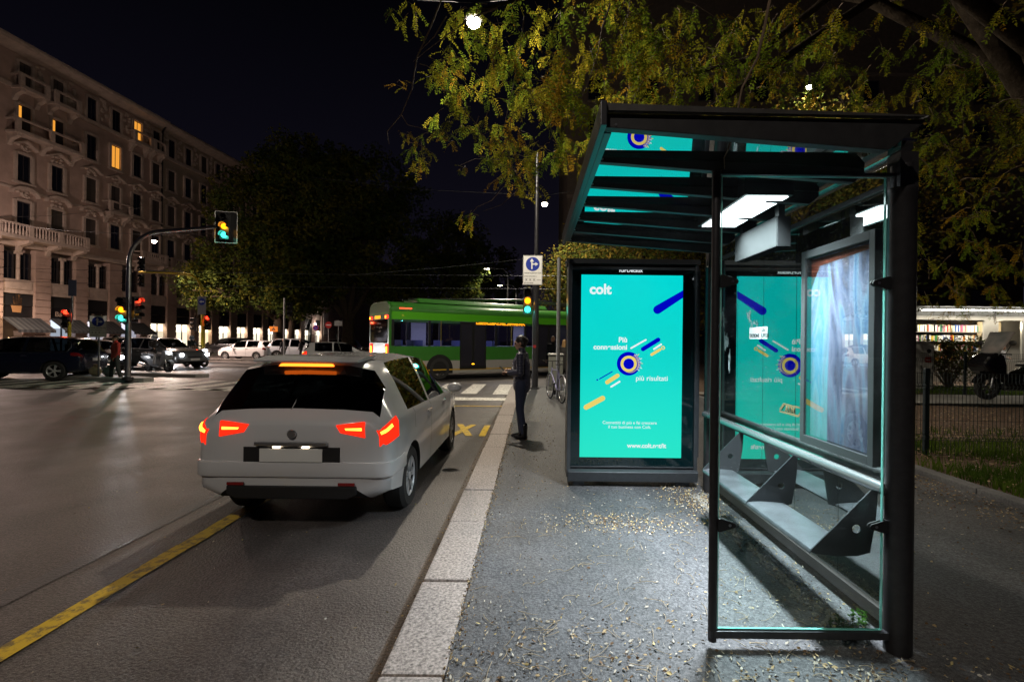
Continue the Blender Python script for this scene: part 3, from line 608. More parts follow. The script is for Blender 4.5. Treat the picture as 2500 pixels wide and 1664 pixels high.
b = MB(); b.prism([(.15, 3.97), (-.02, 3.97), (-.02, 3.9), (-.16, 4.0), (-.02, 4.1), (-.02, 4.03), (.15, 4.03)], 'y', -.172, -.1665); b.build('arrow', WHITE, pn)
b = MB(); b.box(-3.9, -1.2, -.05, .05, 6.0, 6.04); b.build('cable_arm', GALV, t)
# small signal in front of the shops on the far left
t = thing('traffic_light', 'red traffic light on a yellow post in front of the first awning', 'traffic light', (-21.6, 22.6, -.1))
b = MB(); b.tube([(0, 0, 0), (0, 0, 2.3)], .07, 12); b.build('post', YP, t, 40); b = MB(); b.tube([(.12, 0, 2.2), (.12, 0, 4.0)], .04, 10); b.build('upper_pole', GALV, t, 40)
head(t, (-.08, -.1, 2.45), 'rxx', .95, R(25)); b = MB(); b.box(-.02, .36, -.06, -.045, 3.5, 4.25); b.build('sign_panel', mat('sign_back', (.10, .12, .18), .5), t)
# unlit signal and no-entry signs by the trees
t = thing('traffic_light', 'unlit traffic light on a thin grey pole in front of the trees', 'traffic light', (-18.1, 35.4, -.1))
b = MB(); b.tube([(0, 0, 0), (0, 0, 4.6)], .07, 10); b.build('pole', GALV, t, 40); head(t, (.42, -.1, 3.75), 'xxx', 1.1, R(10))
def round_sign(u, v, Y, r, label, kind, name='no_entry_sign'):
    c = at(u, v, Y); t = thing(name, label, 'sign', (c.x, Y, -.1)); z = c.z + .1
    b = MB(); b.tube([(0, .03, 0), (0, .03, z + r)], .03, 8); b.build('post', GALV, t, 40)
    if kind == 'noentry':
        b = MB(); b.lathe([(r, -.008), (r, 0)], (0, 0, z), 'y', 28); d = b.build('disc', mat('sign_red', (.40, .012, .012), .4), t)
        b = MB(); b.box(-r * .72, r * .72, -.012, -.009, z - r * .15, z + r * .15); b.build('bar', WHITE, d)
    elif kind == 'nopark':
        b = MB(); b.lathe([(r, -.008), (r, 0)], (0, 0, z), 'y', 28); d = b.build('disc', mat('sign_red', (.40, .012, .012), .4), t)
        b = MB(); b.lathe([(r * .78, -.012), (r * .78, -.009)], (0, 0, z), 'y', 28); b.build('field', BLUE, d)
        b = MB(); b.obox((0, -.014, z), r * .8, .0015, r * .09, Matrix.Rotation(R(45), 3, 'Y')); b.build('bar', mat('sign_red', (.40, .012, .012), .4), d)
    else:
        b = MB(); b.box(-r, r, -.012, 0, z - r * .62, z + r * .62); b.build('sign_panel', WHITE if kind == 'plate' else mat('sign_orange', (.50, .16, .01), .4), t, 0, .004)
        if kind == 'orange':
            b = MB(); b.prism([(-r * .5, z - r * .3), (0, z + r * .4), (r * .5, z - r * .3), (r * .2, z - r * .3), (0, z), (-r * .2, z - r * .3)], 'y', -.017, -.0125); b.build('symbol', BLACK, t)
round_sign(802, 793, 37, .26, 'red and white no-entry sign in front of the thick tree trunk', 'noentry')
round_sign(771, 800, 38, .22, 'round blue no-parking sign with red rim left of the no-entry sign', 'nopark', 'no_parking_sign')
round_sign(826, 789, 39, .32, 'small white plate sign on a post right of the no-entry sign', 'plate', 'plate_sign')
round_sign(668, 803, 41, .36, 'orange diversion sign between the tree trunks and the banner', 'orange', 'orange_sign')
# overhead trolley wires
WIREM = mat('wire', (.10, .10, .11), .5, .6)
for i, (y, z0, z1, lab) in enumerate([(25.5, 5.28, 5.12, 'upper trolley wire crossing in front of the dark trees'), (26.1, 4.65, 4.5, 'lower trolley wire crossing in front of the dark trees'), (21.0, 4.3, 6.6, 'slanting span wire rising to the right behind the near traffic light')]):
    b = MB(); n = 14; x0, x1 = (-40, 14) if i < 2 else (-8, 9)
    b.tube([(x0 + (x1 - x0) * k / n, y, z0 + (z1 - z0) * k / n - .25 * math.sin(math.pi * k / n)) for k in range(n + 1)], .010, 5); tag(b.build('trolley_wire', WIREM), lab, 'overhead wire', 'overhead wires of the trolley line')
# plain pole and grey utility board by the bicycle
t = thing('sign_pole', 'plain galvanised pole behind the parked bicycle', 'pole', (.72, 12.9, 0)); b = MB(); b.tube([(0, 0, -.03), (0, 0, 3.75)], .05, 14); b.build('pole', GALV, t, 40); b = MB(); b.lathe([(.053, 3.75), (.03, 3.77)], n=14); b.build('pole_cap', BLACK, t)
t = thing('litter_bin', 'pale grey litter bin standing behind the bicycle', 'bin', (.66, 14.0, 0))
b = MB(); b.box(-.15, .26, -.14, .14, .12, 1.12); b.build('bin_body', mat('bin_grey', (.22, .23, .20), .5, var=.15, vs=6), t, 0, .02); b = MB(); b.box(-.17, .28, -.16, .16, 1.125, 1.18); b.build('bin_lid', mat('bin_lid_pale', (.4, .4, .38), .4), t, 0, .015); b = MB(); b.tube([(.05, 0, -.02), (.05, 0, .13)], .05, 10); b.build('bin_foot', STEEL, t)
# ---------------------------------------------------------------- cars
ARCH = mat('wheel_arch_black', (.006, .006, .006), .9)
CARG = glass('car_glass', (.10, .12, .13), .06, .75, 2.2)
RIM = mat('alloy_rim', (.55, .56, .57), .35, .35)
def smooth_interp(st, n=4):
    out = []
    for a in range(len(st) - 1):
        p0, p1, p2, p3 = st[max(a - 1, 0)], st[a], st[a + 1], st[min(a + 2, len(st) - 1)]
        for k in range(n):
            t = k / n; q = []
            for i in range(len(p1)):
                if i == 0: q.append(p1[0] + (p2[0] - p1[0]) * t); continue
                d1 = (p2[i] - p0[i]) / max(p2[0] - p0[0], 1e-6); d2 = (p3[i] - p1[i]) / max(p3[0] - p1[0], 1e-6); L = p2[0] - p1[0]
                h = p1[i] * (2 * t ** 3 - 3 * t ** 2 + 1) + d1 * L * (t ** 3 - 2 * t ** 2 + t) + p2[i] * (-2 * t ** 3 + 3 * t ** 2) + d2 * L * (t ** 3 - t ** 2)
                q.append(min(max(h, min(p1[i], p2[i]) - .012), max(p1[i], p2[i]) + .012))
            out.append(q)
    out.append(list(st[-1])); return out
# station: x, z_low, z_belt, z_top, w_low, w_belt, w_top   (x from rear to front)
HATCH = [(-1.93, .40, .84, .90, .62, .66, .60), (-1.91, .33, .88, .94, .74, .76, .64), (-1.84, .28, .93, 1.03, .79, .815, .64), (-1.70, .25, .96, 1.28, .81, .83, .60), (-1.56, .23, .96, 1.41, .82, .835, .57), (-1.30, .21, .955, 1.45, .825, .84, .56), (-.42, .20, .94, 1.475, .825, .845, .57), (-.34, .20, .938, 1.475, .825, .845, .57), (.30, .20, .92, 1.42, .825, .845, .56), (.62, .20, .915, 1.27, .825, .84, .56), (.98, .20, .91, 1.04, .825, .835, .60), (1.12, .20, .90, .985, .82, .83, .62), (1.50, .22, .86, .93, .81, .81, .58), (1.75, .25, .78, .84, .78, .77, .54), (1.86, .28, .70, .76, .72, .71, .5), (1.93, .34, .62, .66, .62, .60, .45)]
SUV = [(-2.18, .46, .92, .99, .70, .74, .66), (-2.15, .38, .97, 1.04, .82, .84, .70), (-2.08, .33, 1.02, 1.12, .87, .885, .70), (-1.90, .29, 1.05, 1.42, .895, .905, .65), (-1.74, .27, 1.05, 1.56, .90, .91, .61), (-1.40, .26, 1.04, 1.60, .905, .915, .60), (-.48, .25, 1.02, 1.62, .905, .92, .61), (-.39, .25, 1.018, 1.62, .905, .92, .61), (.30, .25, 1.0, 1.56, .905, .92, .60), (.66, .25, .995, 1.40, .905, .915, .60), (1.05, .25, .99, 1.13, .90, .905, .64), (1.2, .25, .98, 1.07, .90, .90, .68), (1.65, .27, .95, 1.02, .88, .885, .64), (1.95, .30, .88, .94, .85, .84, .60), (2.1, .34, .79, .85, .78, .77, .55), (2.18, .40, .70, .74, .66, .66, .5)]
def ring(s, k=1.0):
    x, zl, zb, zt, wl, wb, wt = s; zm = zl + (zb - zl) * .52
    half = [(0, zl), (wl * .8, zl), (wl, zl + .07), (wb * 1.0, zm), (wb * .985, zb - .05), (wb * .95, zb), (wb * .95 + (wt - wb * .95) * .55, zb + (zt - .05 - zb) * .6), (wt, zt - .05 * min(1, (zt - zb) / .2)), (wt * .62, zt - .008), (0, zt)]
    return half
def car_body(st, wins, wsr, rwr, axles, wr):
    """one closed shell with the panes as material zones, wheel arches cut out; returns {zone: mesh}"""
    S = smooth_interp(st); b = MB(); rings = []
    for s in S:
        h = ring(s); pts = [(s[0], y, z) for y, z in h] + [(s[0], -y, z) for y, z in reversed(h[1:-1])]; rings.append(pts)
    n = len(rings[0]); b.v = [Vector(p) for r_ in rings for p in r_]
    for i in range(len(rings) - 1):
        xm = (S[i][0] + S[i + 1][0]) / 2
        for k in range(n):
            k2 = (k + 1) % n; z = 0; kk = k if k < 9 else n - 1 - k
            if kk in (5, 6) and any(a < xm < c for a, c in wins): z = 3
            elif kk in (7, 8) and wsr[0] < xm < wsr[1]: z = 1
            elif kk in (7, 8) and rwr[0] < xm < rwr[1]: z = 2
            elif kk in (6,) and rwr[0] < xm < rwr[1]: z = 2
            elif kk == 0: z = 4
            b.f.append([i * n + k, i * n + k2, (i + 1) * n + k2, (i + 1) * n + k]); b.m.append(z)
    b.f.append(list(range(n))); b.m.append(0); b.f.append([(len(rings) - 1) * n + k for k in reversed(range(n))]); b.m.append(0)
    dm = [bpy.data.materials.new('zone') for _ in range(5)]
    o = b.build('shell', dm)
    cut = MB()
    for ax in axles:
        for sg in (-1, 1):
            y0, y1 = sorted((sg * .56, sg * 1.2)); cut.lathe([(wr * 1.13, y0), (wr * 1.13, y1)], (ax, 0, wr), 'y', 36)
    c = cut.build('cut', [dm[4]])
    md = o.modifiers.new('b', 'BOOLEAN'); md.operation = 'DIFFERENCE'; md.object = c; md.solver = 'EXACT'
    me = evald(o); bpy.data.objects.remove(o); bpy.data.objects.remove(c)
    names = [m.name for m in me.materials]; zi = [dm.index(m) if m in dm else 4 for m in me.materials]
    out = {}
    for z in range(5):
        for side in ((0,) if z != 3 else (1, -1)):
            fs = [p for p in me.polygons if zi[p.material_index] == z and (side == 0 or p.center.y * side > 0)]
            if not fs: continue
            mp = {}; q = MB()
            for p in fs:
                q.f.append([mp.setdefault(v, len(mp)) for v in p.vertices]); q.m.append(0)
            q.v = [None] * len(mp)
            for v, i in mp.items(): q.v[i] = me.vertices[v].co.copy()
            out[(z, side)] = q
    for m in dm: bpy.data.materials.remove(m)
    return out
def surf(st, x, t):
    S = smooth_interp(st)
    for a, c in zip(S, S[1:]):
        if a[0] <= x <= c[0]:
            f = (x - a[0]) / (c[0] - a[0]); s = [p + (q - p) * f for p, q in zip(a, c)]; break
    else: s = S[0] if x < S[0][0] else S[-1]
    h = ring(s); i = min(int(t), 8); f = t - i; return Vector((x, h[i][0] + (h[i + 1][0] - h[i][0]) * f, h[i][1] + (h[i + 1][1] - h[i][1]) * f))
def lens_patch(st, x0, x1, t0, t1, side, off=.012, n=8):
    """a lamp lens that follows the wing from x0 to x1"""
    b = MB(); C = Vector((0, 0, .6)); g = []
    for i in range(n + 1):
        row = []
        for j in range(n + 1):
            p = surf(st, x0 + (x1 - x0) * i / n, t0 + (t1 - t0) * j / n); d = Vector((p.x - (0.4 if p.x > 0 else -.4) * 3, p.y, 0)).normalized()
            e_ = .3 if i in (0, n) or j in (0, n) else 1
            p = p + d * off * e_; row.append(Vector((p.x, p.y * side, p.z)))
        g.append(row)
    for i in range(n):
        for j in range(n): b.quad(g[i][j], g[i + 1][j], g[i + 1][j + 1], g[i][j + 1])
    return b
def make_wheel(r, w, spokes=7, dark=False):
    ty = MB(); ty.lathe([(r * .64, -w / 2), (r * .9, -w / 2), (r, -w * .32), (r, w * .32), (r * .9, w / 2), (r * .64, w / 2), (r * .62, w * .3), (r * .62, -w * .3), (r * .64, -w / 2)], axis='y', n=36)
    rm = MB(); rm.lathe([(r * .60, -w * .38), (r * .65, -w * .48), (r * .66, -w * .46), (r * .63, -w * .30), (r * .60, w * .2)], axis='y', n=36, cap=False)
    rm.lathe([(r * .14, -w * .44), (r * .16, -w * .30), (r * .16, -w * .1)], axis='y', n=16)
    for k in range(spokes):
        a = 2 * math.pi * k / spokes
        for da in (-.13, .13): rm.bar((r * .13 * math.cos(a), -w * .36, r * .13 * math.sin(a)), (r * .63 * math.cos(a + da), -w * .36, r * .63 * math.sin(a + da)), r * .07, r * .09)
    dk = MB(); dk.lathe([(r * .60, -w * .05), (r * .60, .02)], axis='y', n=24)
    return ty, rm, dk
PAINTS = {}
def paint(name, c, rough=.22):
    if name not in PAINTS: PAINTS[name] = mat(name, c, rough, coat=.7)
    return PAINTS[name]
TAILOFF = mat('tail_lens', (.18, .008, .008), .12, spec=.8); HEADOFF = mat('head_lens', (.35, .37, .4), .08, .5)
TAILON = emat('tail_lit', (1.0, .022, .006), 1.5); TAILHOT = emat('tail_filament', (1.0, .34, .03), 5); HEADON = emat('headlight_lit', (.95, .97, 1.0), 45)
PLATEW = mat('plate_white', (.62, .62, .6), .4)
PROTO = {}
def car_proto(kind, key, pt, tail_on, head_on, detail):
    st = HATCH if kind == 'hatch' else SUV
    ax, wr = ((-1.22, 1.24), .30) if kind == 'hatch' else ((-1.34, 1.34), .355)
    wins = [(-1.30, -.42), (-.34, .62)] if kind == 'hatch' else [(-1.74, -1.40), (-1.36, -.48), (-.39, .66)]
    z = car_body(st, wins, (.30, 1.0) if kind == 'hatch' else (.30, 1.07), (-1.84, -1.60) if kind == 'hatch' else (-2.06, -1.80), ax, wr)
    t = bpy.data.objects.new('parked_car', None); COL.objects.link(t)
    nm = {0: ('body', pt), 1: ('windscreen', CARG), 2: ('rear_window', CARG), 3: ('side_window', CARG), 4: ('underbody', ARCH)}
    for (k, s), q in z.items(): q.build(nm[k][0], nm[k][1], t, 58 if k == 0 else 40)
    sk = MB(); sk.box(ax[0] + .5, ax[1] - .5, -.5, .5, .42, .46); sk.build('floor', ARCH, t)
    for a in ax:
        for sg in (-1, 1):
            ty, rm, dk = make_wheel(wr, .20, 7 if kind == 'hatch' else 5)
            M = Matrix.Translation((a, sg * (st[6][5] - .125), wr)) @ Matrix.Rotation(0 if sg < 0 else math.pi, 4, 'Z')
            w = bpy.data.objects.new('wheel', ty.xf(M).mesh('tyre', RUBBER, 35)); COL.objects.link(w); w.parent = t
            rm.xf(M).build('rim', RIM, w, 35); dk.xf(M).build('brake_disc', ARCH, w)
    x0, x1 = st[0][0], st[-1][0]
    for sg in (-1, 1):
        if kind == 'hatch': lp = lens_patch(st, x0 + .012, x0 + .24, 3.55, 4.9, sg)
        else: lp = lens_patch(st, x0 + .012, x0 + .34, 3.7, 4.6, sg)
        tl = lp.build('tail_light', TAILON if tail_on else TAILOFF, t, 40)
        if tail_on:
            if kind == 'hatch': lens_patch(st, x0 + .016, x0 + .11, 4.05, 4.5, sg, .024).build('bulb', TAILHOT, tl, 40)
        hl = lens_patch(st, x1 - .36, x1 - .03, 3.75, 4.9, sg).build('headlight', HEADOFF, t, 40)
        if head_on:
            p = surf(st, x1 - .06, 4.2); b = MB(); b.ell((p.x + .03, p.y * sg * .97, p.z), .06, .11, .085, 12, 8); b.build('bulb', HEADON, hl, 50)
            lamp('SPOT', 'headlight_beam', (p.x + .14, p.y * sg, p.z), 240, (.92, .95, 1), t, (R(84), 0, R(-90)), spot_size=R(75), spot_blend=.8, shadow_soft_size=.06)
        mb = MB(); mb.ell((.66, sg * (st[8][5] + .09), st[8][2] + .06), .07, .10, .07, 12, 8); mb.build('mirror', pt, t, 50)
        hb = MB()
        for xx in (-.55, .35): hb.box(xx, xx + .16, sg * (st[8][5] * .985) - .012 + sg * .006, sg * (st[8][5] * .985) + .012 + sg * .006, st[8][2] - .10, st[8][2] - .075)
        hb.build('door_handle', pt if detail else CHROME, t)
        for xx in (-.385, .60, -1.12 if kind == 'hatch' else -1.28):
            g = MB()
            for i in range(10):
                a_, b_ = surf(st, xx, 2.1 + i * .285), surf(st, xx, 2.1 + (i + 1) * .285)
                if xx < -1 and i < 5: continue
                for p in (a_, b_): p.y = (p.y + .002) * sg
                g.quad(a_ - Vector((.004, 0, 0)), a_ + Vector((.004, 0, 0)), b_ + Vector((.004, 0, 0)), b_ - Vector((.004, 0, 0)))
            g.build('door_seam', ARCH, t)
    if kind == 'suv':
        for sg in (-1, 1):
            g = MB(); pts = [surf(st, x, 5.02) for x in (.70, .2, -.4, -1.0, -1.5, -1.72)] + [surf(st, x, t_) for x, t_ in ((-1.80, 5.6), (-1.76, 6.4), (-1.5, 6.97), (-.9, 7.0), (-.2, 7.0), (.3, 7.0), (.62, 6.9))]
            g.tube([(p.x, (p.y + .006) * sg, p.z) for p in pts], .016, 6); g.build('window_trim', CHROME, t, 50)
    zb = st[0][1]
    b = MB(); b.box(x0 - .022, x0 - .012, -.26, .26, .60 if kind == 'hatch' else .70, .71 if kind == 'hatch' else .81); b.build('rear_plate', PLATEW, t, 0, .003)
    b = MB(); b.box(x1 + .002, x1 + .012, -.26, .26, .44, .55); b.build('front_plate', PLATEW, t, 0, .003)
    b = MB(); b.box(x1 - .06, x1 + .004, -.42, .42, .58, .66); b.build('grille', BLACK, t, 0, .01)
    b = MB(); b.prism([(-.46, zb - .11), (.46, zb - .11), (.54, zb - .07), (.54, zb + .0), (-.54, zb + .0), (-.54, zb - .07)], 'x', x0 - .012, x0 + .10); b.build('rear_valance', BLACK, t, 0, .012)
    return t
def car(kind, key, col, loc, head, label, group=None, tail_on=False, head_on=False, detail=False, name='parked_car', cat='car'):
    k = (kind, key, tail_on, head_on)
    if k not in PROTO: PROTO[k] = t = car_proto(kind, key, paint('paint_' + key, col), tail_on, head_on, detail)
    else: t = copy_tree(PROTO[k])
    t.name = name; t.location = loc; t.rotation_euler = (0, 0, R(head)); return tag(t, label, cat, group)
G1 = 'cars at the far side of the junction'
car('suv', 'navy', (.006, .009, .022), (-18.85, 18.05, -.1), 195, 'dark blue estate car at the left edge with its rear towards the island', G1)
car('suv', 'pale', (.55, .52, .52), (-23.9, 27.9, -.1), -50, 'pale car facing the viewer with one glaring headlight', G1, head_on=True)
car('hatch', 'charcoal', (.02, .02, .024), (-21.2, 23.6, -.1), -42, 'charcoal hatchback with lit headlights just behind the island sign', G1, head_on=True)
car('suv', 'grey', (.10, .105, .11), (-19.6, 25.7, -.1), -14, 'grey estate car with blue-white headlights behind the motor scooter', G1, head_on=True)
car('hatch', 'white', (.72, .72, .74), (-21.75, 37.1, -.1), 176, 'small white hatchback parked sideways left of the white crossover', G1)
car('suv', 'whiteb', (.62, .68, .75), (-17.95, 37.5, -.1), 4, 'white crossover car parked behind the two pedestrians', G1, tail_on=False)
car('suv', 'black', (.012, .012, .013), (-24.0, 31.8, -.1), -28, 'black car with headlights on behind the moving scooter', G1, head_on=True)
car('hatch', 'slate', (.05, .055, .06), (-27.2, 36.0, -.1), -10, 'slate grey hatchback partly hidden behind the yellow mast', G1)
for i, (x, y, h, lab) in enumerate([(-27.5, 44, 175, 'dark car in the back row left of the banner'), (-23.3, 45, 178, 'dark car in the back row in front of the banner'), (-18.6, 46, 182, 'dark car in the back row behind the white crossover'), (-13.6, 45, 178, 'dark car in the back row right of the no-entry sign')]):
    car('suv', 'black', (.012, .012, .013), (x, y, -.06), h, lab, G1)
car('hatch', 'silver', (.42, .42, .43), (-10.9, 27.6, -.1), 22, 'silver hatchback with red tail lights driving away between taxi and bus', None, tail_on=True, name='moving_car')
# ---------------------------------------------------------------- the taxi
tx = car('hatch', 'taxi', (.50, .50, .51), (-1.98, 5.95, -.1), 90, 'white taxi hatchback seen from behind, driving off with tail lights glowing', None, tail_on=True, detail=True, name='taxi', cat='taxi')
st = HATCH
b = MB()
for s_ in (-1, 1):
    pass
b.prism([(-.24, 1.378), (.24, 1.378), (.22, 1.402), (-.22, 1.402)], 'x', -1.70, -1.655); hb = b.build('brake_light', emat('brake_lit', (1.0, .16, .012), 5), tx, 0, .006)
for s_ in (-1, 1):
    b = MB(); b.prism([(s_ * .60, .935), (s_ * .36, .905), (s_ * .40, .84), (s_ * .61, .80)], 'x', -1.936, -1.905); tl = b.build('tail_light', TAILON, tx, 0, .008)
    b = MB(); b.prism([(s_ * .58, .885), (s_ * .44, .880), (s_ * .45, .865), (s_ * .58, .862)], 'x', -1.942, -1.9365); b.build('bulb', TAILHOT, tl)
b = MB(); b.prism([(-1.70, 1.412), (-1.50, 1.425), (-1.2, 1.455), (-1.2, 1.468), (-1.5, 1.462), (-1.71, 1.432)], 'y', -.46, .46); b.build('spoiler', paint('paint_taxi', (.50, .50, .51)), tx, 0, .01)
b = MB(); b.prism([(-.40, .72), (.40, .72), (.40, .58), (.34, .55), (-.34, .55), (-.40, .58)], 'x', -1.938, -1.928); b.build('plate_recess', BLACK, tx)
b = MB(); b.box(-1.965, -1.93, -.30, .30, .735, .765); b.build('hatch_handle', CHROME, tx, 0, .006)
for s_ in (-.12, .12):
    b = MB(); b.box(-1.955, -1.94, s_ - .03, s_ + .03, .718, .728); b.build('plate_lamp', emat('plate_lamp_lit', (1, .80, .55), 7), tx)
b = MB()
for q in range(12):
    a0, a1 = surf(st, -1.905 + q * .001, 3.0 - q * 0), None
for sg in (-1, 1):
    g = MB(); pts = [surf(st, -1.80, 4.9), surf(st, -1.86, 4.5), surf(st, -1.885, 4.0), surf(st, -1.90, 3.4), surf(st, -1.905, 2.9)]
    g.tube([(p.x - .006, p.y * sg * .93, p.z) for p in pts], .004, 5); g.build('hatch_seam', ARCH, tx)
xs = [-1.50, -1.70, -1.82, -1.88, -1.915, -1.928]; prof = [(surf(st, x, 2.6).x - .02 * (x < -1.8), surf(st, x, 2.6).y + .022) for x in xs]
bp = MB(); bp.prism(prof + [(x, -y) for x, y in reversed(prof)], 'z', .47, .60); bp.build('rear_bumper', paint('paint_taxi', (.50, .50, .51)), tx, 50, .02)
g = MB(); g.tube([(-.9, 0, 1.47), (-1.05, 0, 1.66)], .004, 5); g.build('aerial', BLACK, tx)
g = MB(); g.lathe([(.034, -1.951), (.038, -1.944), (.038, -1.935)], (0, 0, .83), 'x', 20); g.build('round_badge', CHROME, tx, 40)
g = MB(); g.tube([(-1.934, -.60, .50), (-1.937, 0, .50), (-1.934, .60, .50)], .004, 5); g.build('bumper_seam', ARCH, tx)
g = MB(); g.tube([(-1.84, .05, 1.02), (-1.78, .02, 1.12), (-1.72, -.28, 1.22)], .008, 6); g.build('rear_wiper', BLACK, tx)
for s_ in (-1, 1):
    b = MB(); b.box(-1.952, -1.938, s_ * .46 - .07, s_ * .46 + .07, .405, .43); b.build('reflector', TAILOFF, tx, 0, .004)
# ---------------------------------------------------------------- green bus
def bus():
    t = thing('city_bus', 'long green articulated city bus crossing the junction behind the woman', 'bus', (-5.35, 18.5, -.1), R(35))
    BG = mat('bus_green', (.035, .16, .022), .3, coat=.4, var=.1, vs=2); BB = mat('bus_bright_green', (.07, .34, .012), .3, coat=.4); BGREY = mat('bus_grey', (.30, .29, .27), .4); BD = mat('bus_dark', (.012, .013, .013), .3)
    BWIN = glass('bus_window', (.74, .74, .82), .05, .5, 2.8)
    Wd = 2.5
    def section(x0, x1, rear, door_xs):
        """local: right flank (towards viewer) at y=0, far flank at y=Wd"""
        for nm, z0, z1, m in (('skirt', .28, .80, BGREY), ('lower_panel', .805, 1.38, BG), ('upper_band', 2.42, 2.72, BB)):
            b = MB(); b.prism([(0, z0), (0, z1), (.06, z1), (.06, z0)], 'x', x0, x1); b.build(nm, m, t); b = MB(); b.box(x0, x1, Wd - .06, Wd, z0, z1); b.build(nm, m, t)
        pr = [(.0, 2.725), (.0, 2.80), (.05, 2.95), (.22, 3.08), (.55, 3.13), (Wd - .55, 3.13), (Wd - .22, 3.08), (Wd - .05, 2.95), (Wd, 2.80), (Wd, 2.725)]
        b = MB(); b.prism(pr, 'x', x0, x1); b.build('roof', BG, t, 40)
        b = MB(); b.prism([(.35, 3.135), (.5, 3.32), (Wd - .5, 3.32), (Wd - .35, 3.135)], 'x', x0 + 1.2, x1 - 1.6); b.build('roof_pod', BG, t, 0, .06)
        n = int((x1 - x0) / 1.45); dx = (x1 - x0) / n
        for i in range(n + 1):
            for yy in (.0, Wd - .06):
                x = min(max(x0 + i * dx, x0 + .05), x1 - .05); b = MB(); b.box(x - .05, x + .05, yy + .004, yy + .056, 1.385, 2.415); b.build('pillar', BD, t)
        for i in range(n):
            a, c = x0 + i * dx + .055, x0 + (i + 1) * dx - .055
            for yy in (.02, Wd - .03):
                b = MB(); b.box(a, c, yy, yy + .008, 1.385, 2.415); b.build('window', BWIN, t)
        b = MB(); b.box(x0 + .05, x1 - .05, .07, Wd - .07, .36, .42); b.build('floor', BD, t)
        b = MB(); b.box(x0 + .3, x1 - .3, .5, .62, 2.60, 2.63); b.build('ceiling_strip', emat('bus_light', (.75, .78, 1.0), 1.6), t)
        lamp('AREA', 'bus_light', ((x0 + x1) / 2, Wd / 2, 2.6), 70, (.75, .78, 1.0), t, shape='RECTANGLE', size=x1 - x0 - 1, size_y=.3)
        SEATF = mat('seat_fabric', (.10, .13, .34), .7); POLE = mat('grab_pole', (.55, .40, .03), .35); PANL = mat('bus_lining', (.42, .41, .50), .5)
        b = MB(); b.box(x0 + .1, x1 - .1, Wd - .075, Wd - .062, .43, 1.38); b.build('lining', PANL, t)
        b = MB(); b.box(x0 + .1, x1 - .1, .1, Wd - .1, 2.64, 2.66); b.build('ceiling', mat('bus_ceiling', (.6, .6, .62), .5), t)
        for i in range(int((x1 - x0 - 1.5) / .9)):
            X = x0 + 1.0 + i * .9
            for yy in (.55, Wd - .55):
                if random.random() < .25: continue
                s = MB(); s.box(X, X + .42, yy - .4, yy + .4, .80, .88); s.box(X - .06, X + .005, yy - .4, yy + .4, .885, 1.62); s.tube([(X + .2, yy, .42), (X + .2, yy, .80)], .04, 6); s.build('seat', SEATF, t)
            if i % 2: b = MB(); b.tube([(X + .6, 1.0, .42), (X + .6, 1.0, 2.64)], .02, 8); b.build('grab_pole', POLE, t)
            if i % 3 == 1: b = MB(); b.box(X - .2, X + .5, Wd - .10, Wd - .08, 1.39, 2.40); b.build('partition', PANL, t)
        for dxx in door_xs:
            b = MB(); b.box(dxx, dxx + 1.25, -.012, -.002, .42, 2.40); d = b.build('door', BD, t, 0, .004)
            for q in (0, .62):
                b = MB(); b.box(dxx + .06 + q, dxx + .56 + q, -.018, -.0125, .55, 2.3); b.build('door_glass', mat('door_glass', (.02, .02, .028), .06), d)
        for x in (x0 + 1.0, x0 + 3.4, x0 + 5.6, x0 + 7.6):
            if x < x1: b = MB(); b.box(x, x + .20, -.014, -.002, .62, .655); b.build('marker_lamp', emat('marker_lit', (1, .42, .01), 6), t)
        b = MB(); b.box(x0 + .1, x1 - .1, -.008, -.002, .40, .45); b.build('stripe', mat('bus_yellow', (.45, .28, .02), .4), t)
    section(0, 9.3, True, (2.9, 6.9)); section(10.4, 17.6, False, (12.2, 15.2))
    b = MB()
    for i in range(10):
        x = 9.3 + i * .11; b.box(x, x + .06, .04, Wd - .04, .40, 3.05); b.box(x + .06, x + .11, .10, Wd - .10, .45, 3.0)
    b.build('bellows', mat('bellows_rubber', (.015, .015, .015), .8), t)
    # rear face
    b = MB(); b.prism([(0.0, .30), (0.0, 2.80), (.05, 2.95), (.22, 3.08), (.55, 3.13), (Wd - .55, 3.13), (Wd - .22, 3.08), (Wd - .05, 2.95), (Wd, 2.80), (Wd, .30)], 'x', -.10, -.003); b.build('rear_panel', BG, t, 0, .02)
    b = MB(); b.box(-.112, -.102, .18, Wd - .18, 1.50, 2.42); b.build('rear_window', DARKGLASS, t, 0, .004)
    b = MB(); b.box(-.115, -.102, .15, Wd - .15, .35, .78); b.build('rear_bumper', BGREY, t, 0, .01)
    b = MB(); b.box(-.108, -.102, .1, Wd - .1, 2.62, 2.70); b.build('rear_band', BB, t)
    ora = emat('led_orange', (1, .35, .01), 2.6)
    b = MB(); b.box(-.118, -.113, .95, 1.75, 2.45, 2.60); dp = b.build('rear_display', BLACK, t)
    b = MB()
    for i in range(18):
        for j in range(4): b.box(-.121, -.1185, .98 + i * .042, 1.012 + i * .042, 2.462 + j * .033, 2.486 + j * .033)
    b.build('led_matrix', ora, dp)
